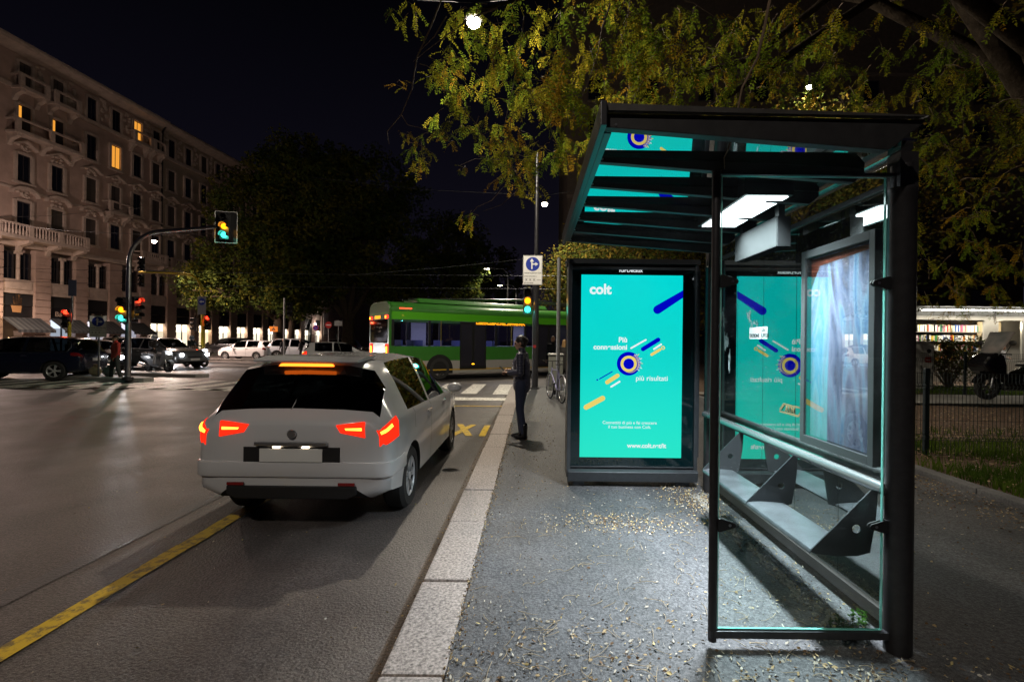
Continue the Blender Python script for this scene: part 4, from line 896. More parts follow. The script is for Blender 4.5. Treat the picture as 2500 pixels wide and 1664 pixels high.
    for yy in (.10, Wd - .42):
        b = MB(); b.box(-.13, -.103, yy, yy + .32, 2.44, 2.58); tl = b.build('tail_light', emat('bus_tail', (1, .03, .015), 3.5), t, 0, .01); b = MB(); b.box(-.136, -.1305, yy + .18, yy + .28, 2.47, 2.55); b.build('bulb', emat('bus_tail_bulb', (1, .45, .02), 7), tl)
        b = MB(); b.box(-.13, -.116, yy - .02, yy + .24, 1.02, 1.46); tl = b.build('tail_light', emat('bus_tail', (1, .03, .015), 3.5), t, 0, .01); b = MB(); b.box(-.136, -.1305, yy + .03, yy + .15, 1.06, 1.36); b.build('bulb', emat('bus_tail_bulb', (1, .45, .02), 7), tl)
        lamp('POINT', 'tail_glow', (-.6, yy + .1, 1.3), .8, (1, .06, .03), t, shadow_soft_size=.1)
    b = MB(); b.box(3.6, 6.2, -.010, -.002, 2.30, 2.42); dp = b.build('side_display', BLACK, t)
    b = MB()
    for i in range(60):
        for j in range(3):
            if random.random() < .8: b.box(3.65 + i * .042, 3.68 + i * .042, -.013, -.0105, 2.315 + j * .033, 2.338 + j * .033)
    b.build('led_matrix', ora, dp)
    b = MB(); b.box(.3, .8, -.006, -.002, 2.83, 2.87); b.build('clearance_lamp', emat('clear_lit', (1, .05, .02), 5), t)
    # axles
    for x in (2.0, 8.2, 14.2):
        for yy in (.12, Wd - .12):
            ty, rm, dk = make_wheel(.47, .26, 8); M = Matrix.Translation((x, yy, .47)) @ Matrix.Rotation(0 if yy < 1 else math.pi, 4, 'Z')
            w = bpy.data.objects.new('wheel', ty.xf(M).mesh('tyre', RUBBER, 35)); COL.objects.link(w); w.parent = t; rm.xf(M).build('rim', mat('bus_rim', (.15, .15, .15), .4, .8), w, 35)
        b = MB(); n = 18; pl = [(x + .58 * math.cos(math.pi * k / n), .47 + .58 * math.sin(math.pi * k / n)) for k in range(n + 1)]; b.prism(pl + [(x - .58, .27), (x + .58, .27)], 'y', -.006, -.001); b.build('wheel_arch', ARCH, t)
    # trolley poles lying over the roof
    for yy in (Wd / 2 - .35, Wd / 2 + .35): b = MB(); b.tube([(12.5, yy, 3.35), (7, yy, 3.62), (1.0, yy, 3.30)], .035, 6); b.build('trolley_pole', BD, t)
bus()
# ---------------------------------------------------------------- two-wheelers
def ring_tube(b, c, r, rr, axis='y', n=28, m=8, mi=0):
    pts = [Vector(c) + Vector((r * math.cos(2 * math.pi * k / n), 0, r * math.sin(2 * math.pi * k / n))) for k in range(n + 1)]
    b.tube(pts, rr, m, mi, cap=False)
def bicycle(loc, rz, label):
    t = thing('bicycle', label, 'bicycle', loc, rz)
    for x in (-.52, .52):
        b = MB(); ring_tube(b, (x, 0, .34), .325, .018); w = b.build('wheel', RUBBER, t, 60)
        b = MB(); ring_tube(b, (x, 0, .34), .302, .010); b.build('rim', CHROME, w, 60)
        b = MB()
        for k in range(14): a = 2 * math.pi * k / 14; b.tube([(x, .02 * (-1) ** k, .34), (x + .3 * math.cos(a), 0, .34 + .3 * math.sin(a))], .0016, 4)
        b.tube([(x, -.05, .34), (x, .05, .34)], .018, 8); b.build('spokes', CHROME, w)
    FR = mat('bike_frame_lilac', (.28, .28, .48), .3, .3)
    b = MB(); bbk, st_, hd = (-.08, 0, .30), (-.22, 0, .80), (.36, 0, .78)
    for p, q, r in ((bbk, st_, .016), (st_, hd, .014), (bbk, (.38, 0, .68), .018), ((.35, 0, .84), (.39, 0, .64), .02)): b.tube([p, q], r, 10)
    for s in (-.05, .05): b.tube([bbk, (-.52, s, .34)], .009, 6); b.tube([st_, (-.52, s, .34)], .008, 6); b.tube([(.39, s, .64), (.52, s, .34)], .011, 6)
    b.build('frame', FR, t, 40)
    b = MB(); b.tube([st_, (-.26, 0, .93)], .012, 8); b.prism([(-.40, .94), (-.36, .97), (-.14, .95), (-.12, .93), (-.24, .92)], 'y', -.06, .06); b.build('saddle', BLACK, t, 0, .012)
    b = MB(); b.tube([(.35, 0, .84), (.33, 0, 1.0)], .012, 8); b.tube([(.26, -.29, 1.02), (.36, -.16, 1.01), (.36, .16, 1.01), (.26, .29, 1.02)], .012, 8); b.build('handlebar', BLACK, t, 40)
    b = MB(); b.tube([(-.75, -.06, .70), (-.40, -.06, .70)], .006, 5); b.tube([(-.75, .06, .70), (-.40, .06, .70)], .006, 5)
    for k in range(5): b.tube([(-.75 + .085 * k, -.06, .70), (-.75 + .085 * k, .06, .70)], .005, 5)
    b.tube([(-.7, 0, .70), (-.53, .05, .34)], .006, 5); b.build('rear_rack', CHROME, t)
    b = MB(); b.lathe([(.085, -.062), (.085, -.054)], bbk, 'y', 20); b.bar((-.08, -.075, .30), (-.02, -.075, .14), .02, .012); b.box(-.06, .03, -.13, -.07, .125, .145); b.bar((-.08, .075, .30), (-.14, .075, .46), .02, .012); b.box(-.18, -.09, .07, .13, .455, .475); b.build('crankset', STEELD, t)
    b = MB()
    for x in (-.52, .52):
        n = 12; a0, a1 = (R(60), R(200)) if x < 0 else (R(20), R(150))
        b.tube([(x + .355 * math.cos(a0 + (a1 - a0) * k / n), 0, .34 + .355 * math.sin(a0 + (a1 - a0) * k / n)) for k in range(n + 1)], .016, 6)
    b.build('mudguard', CHROME, t); return t
bicycle((.645, 12.45, 0), R(104), 'lilac bicycle with steel mudguards leaning by the plain pole')
def scooter(loc, rz, label, col, light=False, screen=False, name='motor_scooter', big=1.0):
    t = thing(name, label, 'scooter', loc, rz); BP = mat('scooter_paint', col, .18, coat=.6)
    for x in (-.62, .66):
        ty, rm, dk = make_wheel(.26 if not screen else .29, .12, 5); M = Matrix.Translation((x, 0, .26 if not screen else .29))
        w = bpy.data.objects.new('wheel', ty.xf(M).mesh('tyre', RUBBER, 35)); COL.objects.link(w); w.parent = t; rm.xf(M).build('rim', mat('scooter_rim', (.22, .22, .23), .3, .8), w, 35)
    b = MB(); b.prism([(-.98, .70), (-.90, .80), (-.30, .76), (-.18, .60), (-.05, .36), (.28, .32), (.28, .24), (-.12, .24), (-.40, .30), (-.55, .50), (-.85, .58)], 'y', -.15, .15); b.build('rear_body', BP, t, 0, .05)
    b = MB(); b.prism([(.27, .26), (.40, .34), (.62, .60), (.74, .80), (.62, 1.0), (.50, 1.02), (.44, .80), (.30, .45), (.24, .3)], 'y', -.19, .19); b.build('leg_shield', BP, t, 0, .05)
    b = MB(); n = 10; b.prism([(.66 + .34 * math.cos(R(20 + 130 * k / n)), .27 + .34 * math.sin(R(20 + 130 * k / n))) for k in range(n + 1)] + [(.66 + .29 * math.cos(R(150 - 130 * k / n)), .27 + .29 * math.sin(R(150 - 130 * k / n))) for k in range(n + 1)], 'y', -.08, .08); b.build('front_mudguard', BP, t, 0, .01)
    b = MB(); b.tube([(.52, -.1, 1.0), (.66, -.1, .28)], .025, 8); b.tube([(.52, .1, 1.0), (.66, .1, .28)], .025, 8); b.build('fork', CHROME, t, 40)
    b = MB(); b.prism([(-.95, .80), (-.92, .90), (-.60, .90), (-.50, .84), (-.20, .84), (-.12, .78), (-.3, .76)], 'y', -.14, .14); b.build('seat', BLACK, t, 0, .03)
    b = MB(); b.tube([(.42, -.34, 1.06), (.50, -.2, 1.07), (.52, 0, 1.04), (.50, .2, 1.07), (.42, .34, 1.06)], .018, 8); b.build('handlebar', BLACK, t, 40)
    for s in (-1, 1):
        b = MB(); b.tube([(.48, s * .26, 1.08), (.46, s * .36, 1.28)], .008, 6); b.ell((.45, s * .38, 1.32), .02, .09, .06, 12, 8); b.build('mirror', BLACK, t, 50)
    b = MB(); b.ell((.70, 0, .92), .05, .10, .07, 14, 8); hl = b.build('headlight', HEADON if light else HEADOFF, t, 50)
    if light: lamp('SPOT', 'headlight_beam', (.80, 0, .92), 200, (1, .9, .75), t, (R(80), 0, R(-90)), spot_size=R(80), spot_blend=.8, shadow_soft_size=.05)
    b = MB(); b.box(-1.0, -.97, -.1, .1, .66, .72); b.build('tail_light', TAILOFF, t, 0, .008)
    b = MB(); b.tube([(-.3, -.18, .30), (-.6, -.2, .34), (-.95, -.2, .42)], [.03, .05, .055], 10); b.build('exhaust', CHROME, t, 40)
    if screen:
        b = MB(); b.prism([(.40, .42), (.62, .50), (.86, .66), (.96, .80), (.82, 1.0), (.62, 1.10), (.46, 1.04), (.40, .8)], 'y', -.24, .24); b.build('front_cowl', BP, t, 0, .07)
        b = MB(); b.prism([(-.10, .22), (.42, .22), (.42, .46), (.10, .50), (-.10, .66), (-.45, .78), (-.5, .4)], 'y', -.20, .20); b.build('side_fairing', BP, t, 0, .05)
        b = MB(); vs = []; n = 8
        for k in range(n + 1):
            y = -.30 + .60 * k / n; x0 = .60 - .5 * y * y
            vs += [(x0 + .16, y * .75, .90), (x0 - .26, y, 1.58)]
        b.add(vs, [(2 * k, 2 * k + 2, 2 * k + 3, 2 * k + 1) for k in range(n)]); o = b.build('windscreen', leafmat('milky_screen', (.55, .53, .53), .75), t, 60)
        md = o.modifiers.new('s', 'SOLIDIFY'); md.thickness = .005; o.data = evald(o); o.modifiers.clear()
    return t
scooter((-17.35, 22.5, -.1), R(-18), 'silver motor scooter with headlight on, ridden towards the crossing', (.30, .32, .34), True)
scooter((-18.9, 27.2, -.1), R(-15), 'pale blue motor scooter crossing the junction with its headlight on', (.30, .36, .42), True)
scooter((13.0, 13.0, .10), R(182), 'black motor scooter with a tall milky windscreen parked beyond the fence', (.008, .008, .010), False, True).scale = (1.15, 1.15, 1.15)
# ---------------------------------------------------------------- people
def blob(name, mb, m, parent, voxel=.012, sm=4):
    """melt overlapping shapes into one continuous skin"""
    o = mb.build(name, m); md = o.modifiers.new('r', 'REMESH'); md.mode = 'VOXEL'; md.voxel_size = voxel; md.use_smooth_shade = True
    s2 = o.modifiers.new('s', 'SMOOTH'); s2.factor = .5; s2.iterations = sm
    me = evald(o); o.modifiers.clear(); o.data = me; me.materials.clear(); me.materials.append(m)
    for p in me.polygons: p.use_smooth = True
    if parent is not None: o.parent = parent
    return o
SKIN = mat('skin', (.42, .24, .17), .5)
def limb(b, pts, rs):
    for i in range(len(pts) - 1): b.cap(pts[i], rs[i], pts[i + 1], rs[i + 1], 12)
def add_head(b, c, s=1.0, yaw=0, pitch=0):
    """skull, jaw, nose, brow, lips, ears; facing +Y"""
    M = Matrix.Translation(c) @ Matrix.Rotation(yaw, 4, 'Z') @ Matrix.Rotation(-pitch, 4, 'X') @ Matrix.Scale(s, 4); k = len(b.v)
    b.ell((0, -.008, .025), .074, .094, .092, 18, 12); b.ell((0, .030, -.045), .052, .062, .062, 16, 10); b.ell((0, .062, -.085), .026, .026, .022, 12, 8)
    b.cap((0, .086, .015), .009, (0, .104, -.022), .0135, 10); b.ell((0, .085, .030), .048, .016, .011, 12, 8); b.ell((0, .086, -.052), .024, .012, .008, 12, 8); b.ell((0, .084, -.064), .021, .012, .008, 12, 8)
    for sg in (-1, 1): b.ell((sg * .076, -.012, -.008), .010, .020, .031, 10, 8); b.ell((sg * .035, .055, -.02), .026, .028, .026, 10, 8)
    return b.xf(M, k), M
def eyes(M, parent):
    b = MB(); [b.ell((sg * .030, .0835, .008), .013, .008, .006, 10, 8) for sg in (-1, 1)]; b.xf(M).build('eyes', mat('eye_dark', (.02, .015, .012), .2), parent, 60)
    b = MB(); [b.cap((sg * .016, .096, .031), .004, (sg * .045, .086, .034), .003, 8) for sg in (-1, 1)]; b.xf(M).build('eyebrows', mat('brow', (.02, .014, .01), .8), parent, 60)
def hand(b, w, d, s=1.0, side=1, curl=.5, up=Vector((0, 0, 1))):
    """palm, four unequal bent fingers, thumb from the side of the palm; d points to the finger tips"""
    d = d.normalized(); x = d.cross(up).normalized() * side; nrm = x.cross(d).normalized() * side
    p = w + d * .045 * s
    for i, o_ in enumerate((-.028, -.010, .010, .028)):
        b.cap(w + d * .015 * s + x * o_ * .7 * s, .012 * s, w + d * .085 * s + x * o_ * s, .011 * s, 8)
        L = (.060, .072, .068, .052)[i] * s; a = w + d * .088 * s + x * o_ * s; c = a + (d * math.cos(curl) - nrm * math.sin(curl)) * L * .5; e_ = c + (d * math.cos(curl * 2) - nrm * math.sin(curl * 2)) * L * .5
        b.cap(a, .0095 * s, c, .0085 * s, 8); b.cap(c, .0085 * s, e_, .0070 * s, 8)
    a = w + d * .025 * s - x * .030 * s; c = a + (d * .7 - x * .6).normalized() * .035 * s; e_ = c + (d * .95 - x * .15 - nrm * .3).normalized() * .030 * s
    b.cap(a, .012 * s, c, .010 * s, 8); b.cap(c, .010 * s, e_, .008 * s, 8)
def person(loc, heading, label, jacket, trousers, shoes, hair=(.02, .014, .01), H=1.63, walk=0.0, arms='phone', group=None, bald=False, coat=False, detail=False, lean=0.0, hairlen=0, seat=False, grey=None):
    s = H / 1.66; t = thing('person', label, 'person', loc, R(heading), group); V = lambda x, y, z: Vector((x, y, z)) * s
    vx = .009 if detail else .020
    # joints (local, facing +Y)
    def leg(sg):
        if seat: return [V(sg * .10, -.05, .78), V(sg * .17, .34, .74), V(sg * .20, .30, .36), V(sg * .20, .38, .10)]
        y = walk * sg; return [V(sg * .085, 0, .86), V(sg * (.085 if not detail else .07), .03 + y * .5, .47), V(sg * (.08 if not detail else .055), y - .02, .09), V(sg * .08, y + .11, .03)]
    ch = V(0, lean * .5, 1.20); sh_z = 1.345; nk = V(0, lean * .75 - .01, 1.40); hc = V(0, lean + .02, 1.525)
    def arm(sg):
        S = V(sg * .165, lean * .7 - .01, 1.325)
        if arms == 'phone': return [S, V(sg * .22, -.03 + lean, 1.06), V(sg * .10, .20, 1.07 + .02 * sg)]
        if arms == 'ride': return [S, V(sg * .26, .16, 1.12), V(sg * .30, .42, 1.06)]
        return [S, V(sg * .225, -.04 + walk * sg * -.4, 1.06), V(sg * .22, .06 - walk * sg * .6, .84)]
    body = MB(); limb(body, [V(0, 0, .88), V(0, -.01, 1.0), ch, nk], [.105 * s, .088 * s, .108 * s, .050 * s]); body.cap(nk, .047 * s, hc - V(0, .015, .02), .046 * s)
    for sg in (-1, 1):
        L = leg(sg); limb(body, L[:3], [.078 * s, .050 * s, .034 * s]); A = arm(sg); limb(body, [V(0, -.01, 1.30)] + A, [.06 * s, .048 * s, .036 * s, .025 * s])
        d = (A[2] - A[1]); dd = Vector((d.x * .5, d.y, d.z)) if arms != 'phone' else Vector((-sg * .45, .8, .15))
        hand(body, A[2], dd, s * .95, sg, .75 if arms != 'hang' else .35, Vector((0, 0, 1)) if arms != 'hang' else Vector((0, 1, 0)))
    _, HM = add_head(body, hc, s * .98, 0, .18 if arms == 'phone' else 0)
    bo = blob('body', body, SKIN, t, .0065 if detail else .016, 2); eyes(HM, t)
    # trousers
    tr = MB(); limb(tr, [V(0, -.005, .86), V(0, -.005, .96)], [.122 * s, .118 * s])
    for sg in (-1, 1): L = leg(sg); limb(tr, L[:3], [.098 * s, .066 * s, (.046 if detail else .058) * s])
    blob('trousers', tr, mat('trouser_cloth', trousers, .8, var=.2, vs=30), t, vx)
    # jacket
    jk = MB(); limb(jk, [V(0, 0, .84 if not coat else .62), V(0, -.005, 1.02), ch + V(0, .012, 0), V(0, lean * .7 - .01, 1.33)], [(.142 if not coat else .165) * s, .132 * s, .142 * s, .085 * s]); jk.cap(V(0, lean * .75 - .01, 1.36), .064 * s, V(0, lean * .8, 1.425), .058 * s)
    for sg in (-1, 1): A = arm(sg); limb(jk, [V(0, -.01, 1.30)] + [A[0], A[1], A[1].lerp(A[2], .90)], [.075 * s, .068 * s, .056 * s, .043 * s])
    j = blob('jacket', jk, mat('jacket_cloth', jacket, .45 if detail else .8, var=.2, vs=25), t, vx, 3)
    if detail:                                            # quilting: shallow horizontal grooves
        for v in j.data.vertices:
            f = abs(math.sin(v.co.z * math.pi / .042)); v.co += v.normal * (.008 * f ** .6 - .004)
        b = MB(); b.prism([(-.032, -.022), (.032, -.022), (.032, .022), (-.032, .022)], 'x', .0, .004); k = b.xf(Matrix.Translation(V(.232, -.02, 1.22)) @ Matrix.Rotation(R(10), 4, 'Y')).build('sleeve_badge', mat('badge', (.5, .5, .5), .5), t)
        b = MB(); b.obox(V(.0, .315, 1.10), .036, .004, .07, Matrix.Rotation(R(-50), 3, 'X')); ph = b.build('phone', BLACK, None, 0, .002)
        ph.parent = t
    # shoes
    for sg in (-1, 1):
        L = leg(sg); a = L[2]; b = MB(); fy = a.y
        b.cap(V(0, 0, 0) + Vector((a.x, fy - .01, .05 * s)), .042 * s, Vector((a.x, fy + .13 * s, .032 * s)), .030 * s); b.ell((a.x, fy + .10 * s, .03 * s), .040 * s, .075 * s, .032 * s)
        if detail: b.cap(Vector((a.x, fy - .01, .06)), .044, Vector((a.x, fy - .005, .21)), .054); b.box(a.x - .026, a.x + .026, fy - .055, fy - .005, .0, .05)
        if seat: b.xf(Matrix.Translation((0, 0, L[3].z - .06)))
        blob('boot' if detail else 'shoe', b, mat('shoe_leather', shoes, .22 if detail else .5), t, .008 if detail else .016, 2)
    if not bald:
        h = MB(); kk = len(h.v); h.ell((0, -.018, .040), .083, .098, .092, 18, 12); h.ell((0, -.045, -.005), .078, .068, .08, 16, 10)
        if hairlen: h.ell((0, -.06, -.07 - hairlen * .4), .085, .05, .08 + hairlen, 14, 10)
        if detail: h.ell((0, -.10, .03), .045, .04, .045, 12, 8);
        h.xf(HM, kk); blob('hair', h, mat('hair', hair, .45), t, .008 if detail else .014, 2)
    elif grey:
        h = MB(); h.ell((0, -.035, .0), .081, .075, .045, 16, 10); h.xf(HM); blob('hair', h, mat('hair', grey, .6), t, .012, 1)
    return t
person((-.14, 7.58, 0), 78, 'woman in quilted navy jacket, dark jeans and ankle boots looking at her phone', (.030, .032, .060), (.018, .026, .060), (.006, .006, .007), (.010, .007, .006), 1.62, .035, 'phone', detail=True, lean=.01)
person((.80, 17.6, 0), 20, 'bald man in a dark coat standing behind the bicycle', (.010, .013, .022), (.012, .012, .016), (.01, .01, .01), H=1.74, arms='hang', bald=True, coat=True)
person((1.18, 17.2, 0), -30, 'woman with long fair hair beside the bald man', (.015, .014, .014), (.012, .012, .016), (.01, .01, .01), (.30, .18, .07), 1.62, arms='hang', coat=True, hairlen=.08)
b_ = person((-15.25, 17.75, -.1), 150, 'person in a red jacket and dark trousers stepping off the traffic island', (.40, .030, .022), (.03, .032, .03), (.012, .01, .01), (.05, .04, .03), 1.70, .12, 'hang', coat=False)
G2 = 'pedestrians waiting in front of the white crossover'
person((-18.45, 36.0, -.1), 60, 'fair-haired pedestrian in a long black coat beside the thin grey pole', (.008, .008, .012), (.01, .01, .012), (.01, .01, .01), (.36, .28, .18), 1.66, .1, 'hang', G2, coat=True)
person((-17.25, 36.2, -.1), 100, 'dark-haired pedestrian in a black jacket right of the thin grey pole', (.008, .008, .010), (.01, .01, .012), (.01, .01, .01), (.05, .03, .02), 1.64, .1, 'hang', G2)
person((-15.9, 36.4, -.1), -80, 'pedestrian in a beige coat left of the no-entry sign', (.30, .25, .19), (.05, .04, .04), (.03, .03, .03), (.25, .2, .15), 1.6, .1, 'hang', G2, coat=True)
person((-23.9, 30.2, -.1), 40, 'man in a black jacket standing behind the direction sign', (.008, .008, .010), (.01, .01, .012), (.01, .01, .01), (.06, .04, .03), 1.76, 0, 'hang')
def rider(scl, rz, label, jacket, trousers, helmet):
    M = Matrix.Translation(scl) @ Matrix.Rotation(rz, 4, 'Z'); p = M @ Vector((-.32, 0, .06))
    t = person(p, math.degrees(rz) - 90, label, jacket, trousers, (.5, .5, .5), H=1.68, arms='ride', seat=True, lean=.05)
    b = MB(); b.ell((0, .065, 1.56), .125, .140, .130, 18, 12); b.build('helmet', mat('helmet_shell', helmet, .2, coat=.6), t, 60)
    b = MB(); b.ell((0, .10, 1.55), .118, .125, .055, 18, 10); b.build('visor', BLACK, t, 60); return t
rider((-17.35, 22.5, -.1), R(-18), 'scooter rider in a dark jacket, pale trousers and open helmet', (.02, .016, .016), (.42, .42, .45), (.5, .52, .55))
rider((-18.9, 27.2, -.1), R(-15), 'scooter rider in a dark green jacket on the pale blue scooter', (.010, .016, .014), (.02, .02, .03), (.25, .3, .36))
# ---------------------------------------------------------------- stone corner building on the left
FA, FDIR = Vector((-41.1, 36.6, -.1)), Vector((.07, .99755, 0))
blg = thing('stone_building', 'long five-storey pale stone building with balconies, awnings and lit shops', 'building', FA, math.atan2(FDIR.x, FDIR.y) * -1)
blg.scale = (1, 1, .935)
# local axes: +Y along the facade, -X into the building, +X towards the street
STONE = mat('facade_stone', (.40, .29, .24), .85, var=.18, vs=.8, bump=.15, bs=8); STONE2 = mat('facade_plaster', (.36, .29, .22), .9, var=.15, vs=.7, bump=.1, bs=5); TRIM = mat('carved_stone', (.46, .37, .31), .8, var=.2, vs=2, bump=.4, bs=7)
PANEW = mat('window_pane', (.008, .009, .014), .08, spec=.7); SHUT = mat('window_frame_dark', (.03, .026, .026), .6)
LITWIN = emat('lit_window', (1.0, .40, .05), .9); WPANES = [PANEW, PANEW, mat('pane_blueish', (.012, .014, .028), .06, spec=.9), mat('pane_curtained', (.075, .062, .055), .5), mat('pane_shuttered', (.05, .042, .034), .7)]
IRON = mat('wrought_iron', (.012, .012, .013), .6)
LEN = 92.0; TOP = 26.4
b = MB(); b.box(-14, 0, -1.0, 15.5, 9.3, 25.6); b.build('wall', STONE, blg)
b = MB(); b.box(-14, -.25, 15.5, LEN * .60, 9.3, 25.6); b.build('wall', STONE2, blg)
b = MB(); b.box(-14, -.6, LEN * .60, LEN, 9.3, 22.0); b.build('wall', STONE2, blg)
b = MB(); b.box(-14, -1.2, -1.0, LEN, 0, 9.3); b.build('ground_wall', mat('shop_recess', (.20, .16, .13), .9), blg)
b = MB(); b.lathe([(1.3, 0), (1.3, 25.6)], (-1.3, -1.0, 0), n=24); b.build('rounded_corner', STONE, blg, 40)
# rusticated piers and ground/mezzanine storeys
NB = 14; PY0, DP = 2.15, 2.37                               # first window axis and spacing
cols = [PY0 + DP * k for k in range(26)]
bays = [(.9, 3.2), (4.4, 6.5)] + [(7.6 + 2.37 * 1.0 * k * 1.42, 7.6 + 2.37 * 1.42 * k + 2.1) for k in range(13)]
edges = [-1.0]
for a, c in bays: edges += [a, c]
edges.append(LEN)
for i in range(0, len(edges), 2):
    y0, y1 = edges[i], edges[i + 1]
    if y1 > 58 and i < len(edges) - 2: pass
    b = MB(); z = 0; k = 0
    while z < 9.25:
        h = .62; b.box(-1.15, .02 if i else .04, y0, y1, z, min(z + h - .06, 9.25)); b.box(-1.1, -.05, y0 + .02, y1 - .02, z + h - .06, min(z + h, 9.25)); z += h; k += 1
    b.build('rusticated_pier', STONE, blg)
shopl = [None, (.75, .85, 1.0), (.9, .85, .95), (.8, .8, .95), (1.0, .86, .62), (1.0, .87, .62), (1.0, .80, .50), (1.0, .88, .66), (1, .84, .6), (1, .9, .7)]
for i, (y0, y1) in enumerate(bays):
    if y0 > 50: break
    m = (y0 + y1) / 2; w = y1 - y0
    # mezzanine: paired windows and a carved panel
    b = MB(); b.box(-.5, -.10, y0 + .003, y1 - .003, 5.35, 6.55); b.box(-.10, -.04, y0 + .2, y1 - .2, 5.7, 6.35); b.build('carved_panel', TRIM, blg)
    b = MB(); b.tube([(-.16, m, 6.55), (-.16, m, 8.7)], .13, 12); b.box(-.32, 0, m - .2, m + .2, 8.7, 8.95); b.build('colonnette', TRIM, blg, 40)
    for q in (-1, 1):
        yc = m + q * w * .255; o = MB(); o.box(-.42, -.34, yc - w * .2, yc + w * .2, 6.56, 8.9); o.box(-.335, -.29, yc - .03, yc + .03, 6.56, 8.9); wn = o.build('window', SHUT, blg)
        o = MB(); o.box(-.338, -.330, yc - w * .2 + .06, yc - .035, 6.62, 8.84); o.box(-.338, -.330, yc + .035, yc + w * .2 - .06, 6.62, 8.84); o.build('pane', PANEW, wn)
    # shop front: transom, sign band, glazing
    b = MB(); b.box(-.55, -.20, y0 + .003, y1 - .003, 4.3, 5.30); b.build('transom', IRON, blg)
    b = MB(); b.box(-.55, -.22, y0 + .003, y1 - .003, 3.35, 4.25); sg = b.build('shop_sign', mat('sign_black', (.010, .009, .010), .5), blg)
    if 1 <= i <= 3:
        text('Bapi', .62, mat('sign_beige', (.42, .32, .24), .6), sg, Matrix.Translation((-.215, m - .52 , 3.55)) @ Matrix.Rotation(R(90), 4, 'Z') @ FACE, .012)
    lc = shopl[min(i, 9)]
    if lc:
        gl = [.35, .8, .9, .8, 1.6, 2.4, 2.2, 2.6, 2.2, 2.4][min(i, 9)]
        b = MB(); b.box(-.46, -.42, y0 + .02, y1 - .02, .25, 3.3); b.build('shop_interior', emat('shop_glow', lc, gl * .55), blg)
        b = MB(); b.box(-.415, -.40, y0 + .1, y1 - .1, 2.45, 3.25); b.build('shop_display', emat('display_glow', lc, gl * 1.5), blg)
        b = MB(); b.box(-.395, -.33, m + .1, m + .22, .2, 3.3); b.box(-.395, -.33, y0 + .003, y0 + .12, .2, 3.3); b.box(-.39, -.335, y0 + .13, m + .09, 1.05, 1.13); b.box(-.39, -.335, m + .5, m + .75, .25, 1.0); b.build('shop_mullion', IRON, blg)
        lamp('AREA', 'shop_light', (-.10, m, 2.9), 26 * gl, lc, blg, (0, R(65), 0), shape='RECTANGLE', size=.6, size_y=w * .8)
    if i == 0:
        hp = MB(); hp.prism([(m - .30, 3.75), (m + .28, 3.72), (m + .34, 4.3), (m + .36, 5.0), (m + .25, 5.0), (m + .2, 4.5), (m + .17, 5.25), (m + .05, 5.25), (m + .04, 4.6), (m - .02, 5.3), (m - .14, 5.3), (m - .12, 4.6), (m - .22, 5.1), (m - .32, 5.05), (m - .25, 4.4), (m - .45, 4.5)], 'x', -.28, -.20); hp.build('hand_sign', mat('hand_gold', (.45, .24, .10), .5), blg)
    if i in (0, 1, 2, 3):
        AWN = mat('awning_cloth', (.02, .022, .024), .8); n = 14; b = MB()
        for k in range(n):
            a0, a1 = y0 - .1 + (w + .5) * k / n, y0 - .1 + (w + .5) * (k + 1) / n; mi = k % 2
            b.add([(.02, a0, 3.30), (.02, a1, 3.30), (1.45, a1, 2.25), (1.45, a0, 2.25)], [(0, 1, 2, 3)], mi); b.add([(1.452, a0, 2.25), (1.452, a1, 2.25), (1.452, a1, 2.02), (1.452, a0, 2.02)], [(0, 1, 2, 3)], mi)
        b.build('awning', [AWN, mat('awning_stripe', (.05, .055, .055), .8)], blg)
# string courses, cornice, eaves
for z0, z1, dx in ((9.3, 9.55, .22), (9.55, 9.75, .12), (14.1, 14.3, .10), (22.55, 22.9, .18)):
    b = MB(); b.box(0, dx, -1.0, 15.5, z0, z1); b.box(-.25, dx - .2 if dx > .2 else dx - .15, 15.5, LEN * .6, z0, z1); b.build('string_course', TRIM, blg)
b = MB(); b.prism([(-.3, 25.6), (.35, 25.75), (.95, 26.0), (1.05, 26.2), (1.05, 26.4), (-1, 26.4), (-1, 25.6)], 'y', -1.6, 15.4); b.build('cornice', TRIM, blg)
b = MB(); b.prism([(-.3, 25.6), (.1, 25.75), (.7, 26.0), (.8, 26.2), (.8, 26.4), (-1, 26.4), (-1, 25.6)], 'y', 15.6, LEN * .6); b.build('cornice', TRIM, blg)
b = MB(); b.prism([(.9, 26.4), (-5, 28.4), (-13, 28.4), (-14, 26.4)], 'y', -1.2, LEN * .6); b.build('roof', mat('roof_tile', (.05, .03, .025), .9), blg)
for k in range(3): b = MB(); b.box(-4, -3, 34 + k * 9, 35.2 + k * 9, 27, 30); b.build('chimney', STONE2, blg)
b = MB(); b.tube([(.75, 15.35, 26.2), (.15, 15.4, 25.3), (.12, 15.45, 9.6)], .09, 8); b.build('drain_pipe', IRON, blg)
b = MB(); b.tube([(.5, 40.2, 26.2), (-.1, 40.2, 25.3), (-.1, 40.2, 9.6)], .09, 8); b.build('drain_pipe', IRON, blg)
lit = {(1, 0): .45, (1, 1): .4, (0, 8): 1.0, (1, 7): 1.0, (0, 7): .15}
rows = [(22.95, 25.05, .46), (19.1, 21.4, .48), (14.95, 17.2, .5), (10.8, 13.2, .52)]
ycol = [2.2, 4.85] + [7.75 + 2.32 * k + (0) for k in range(0, 21)]
ycol = [2.2, 4.75, 7.7, 10.1, 12.45, 14.7, 17.0, 19.4] + [21.8 + 2.4 * k for k in range(14)]
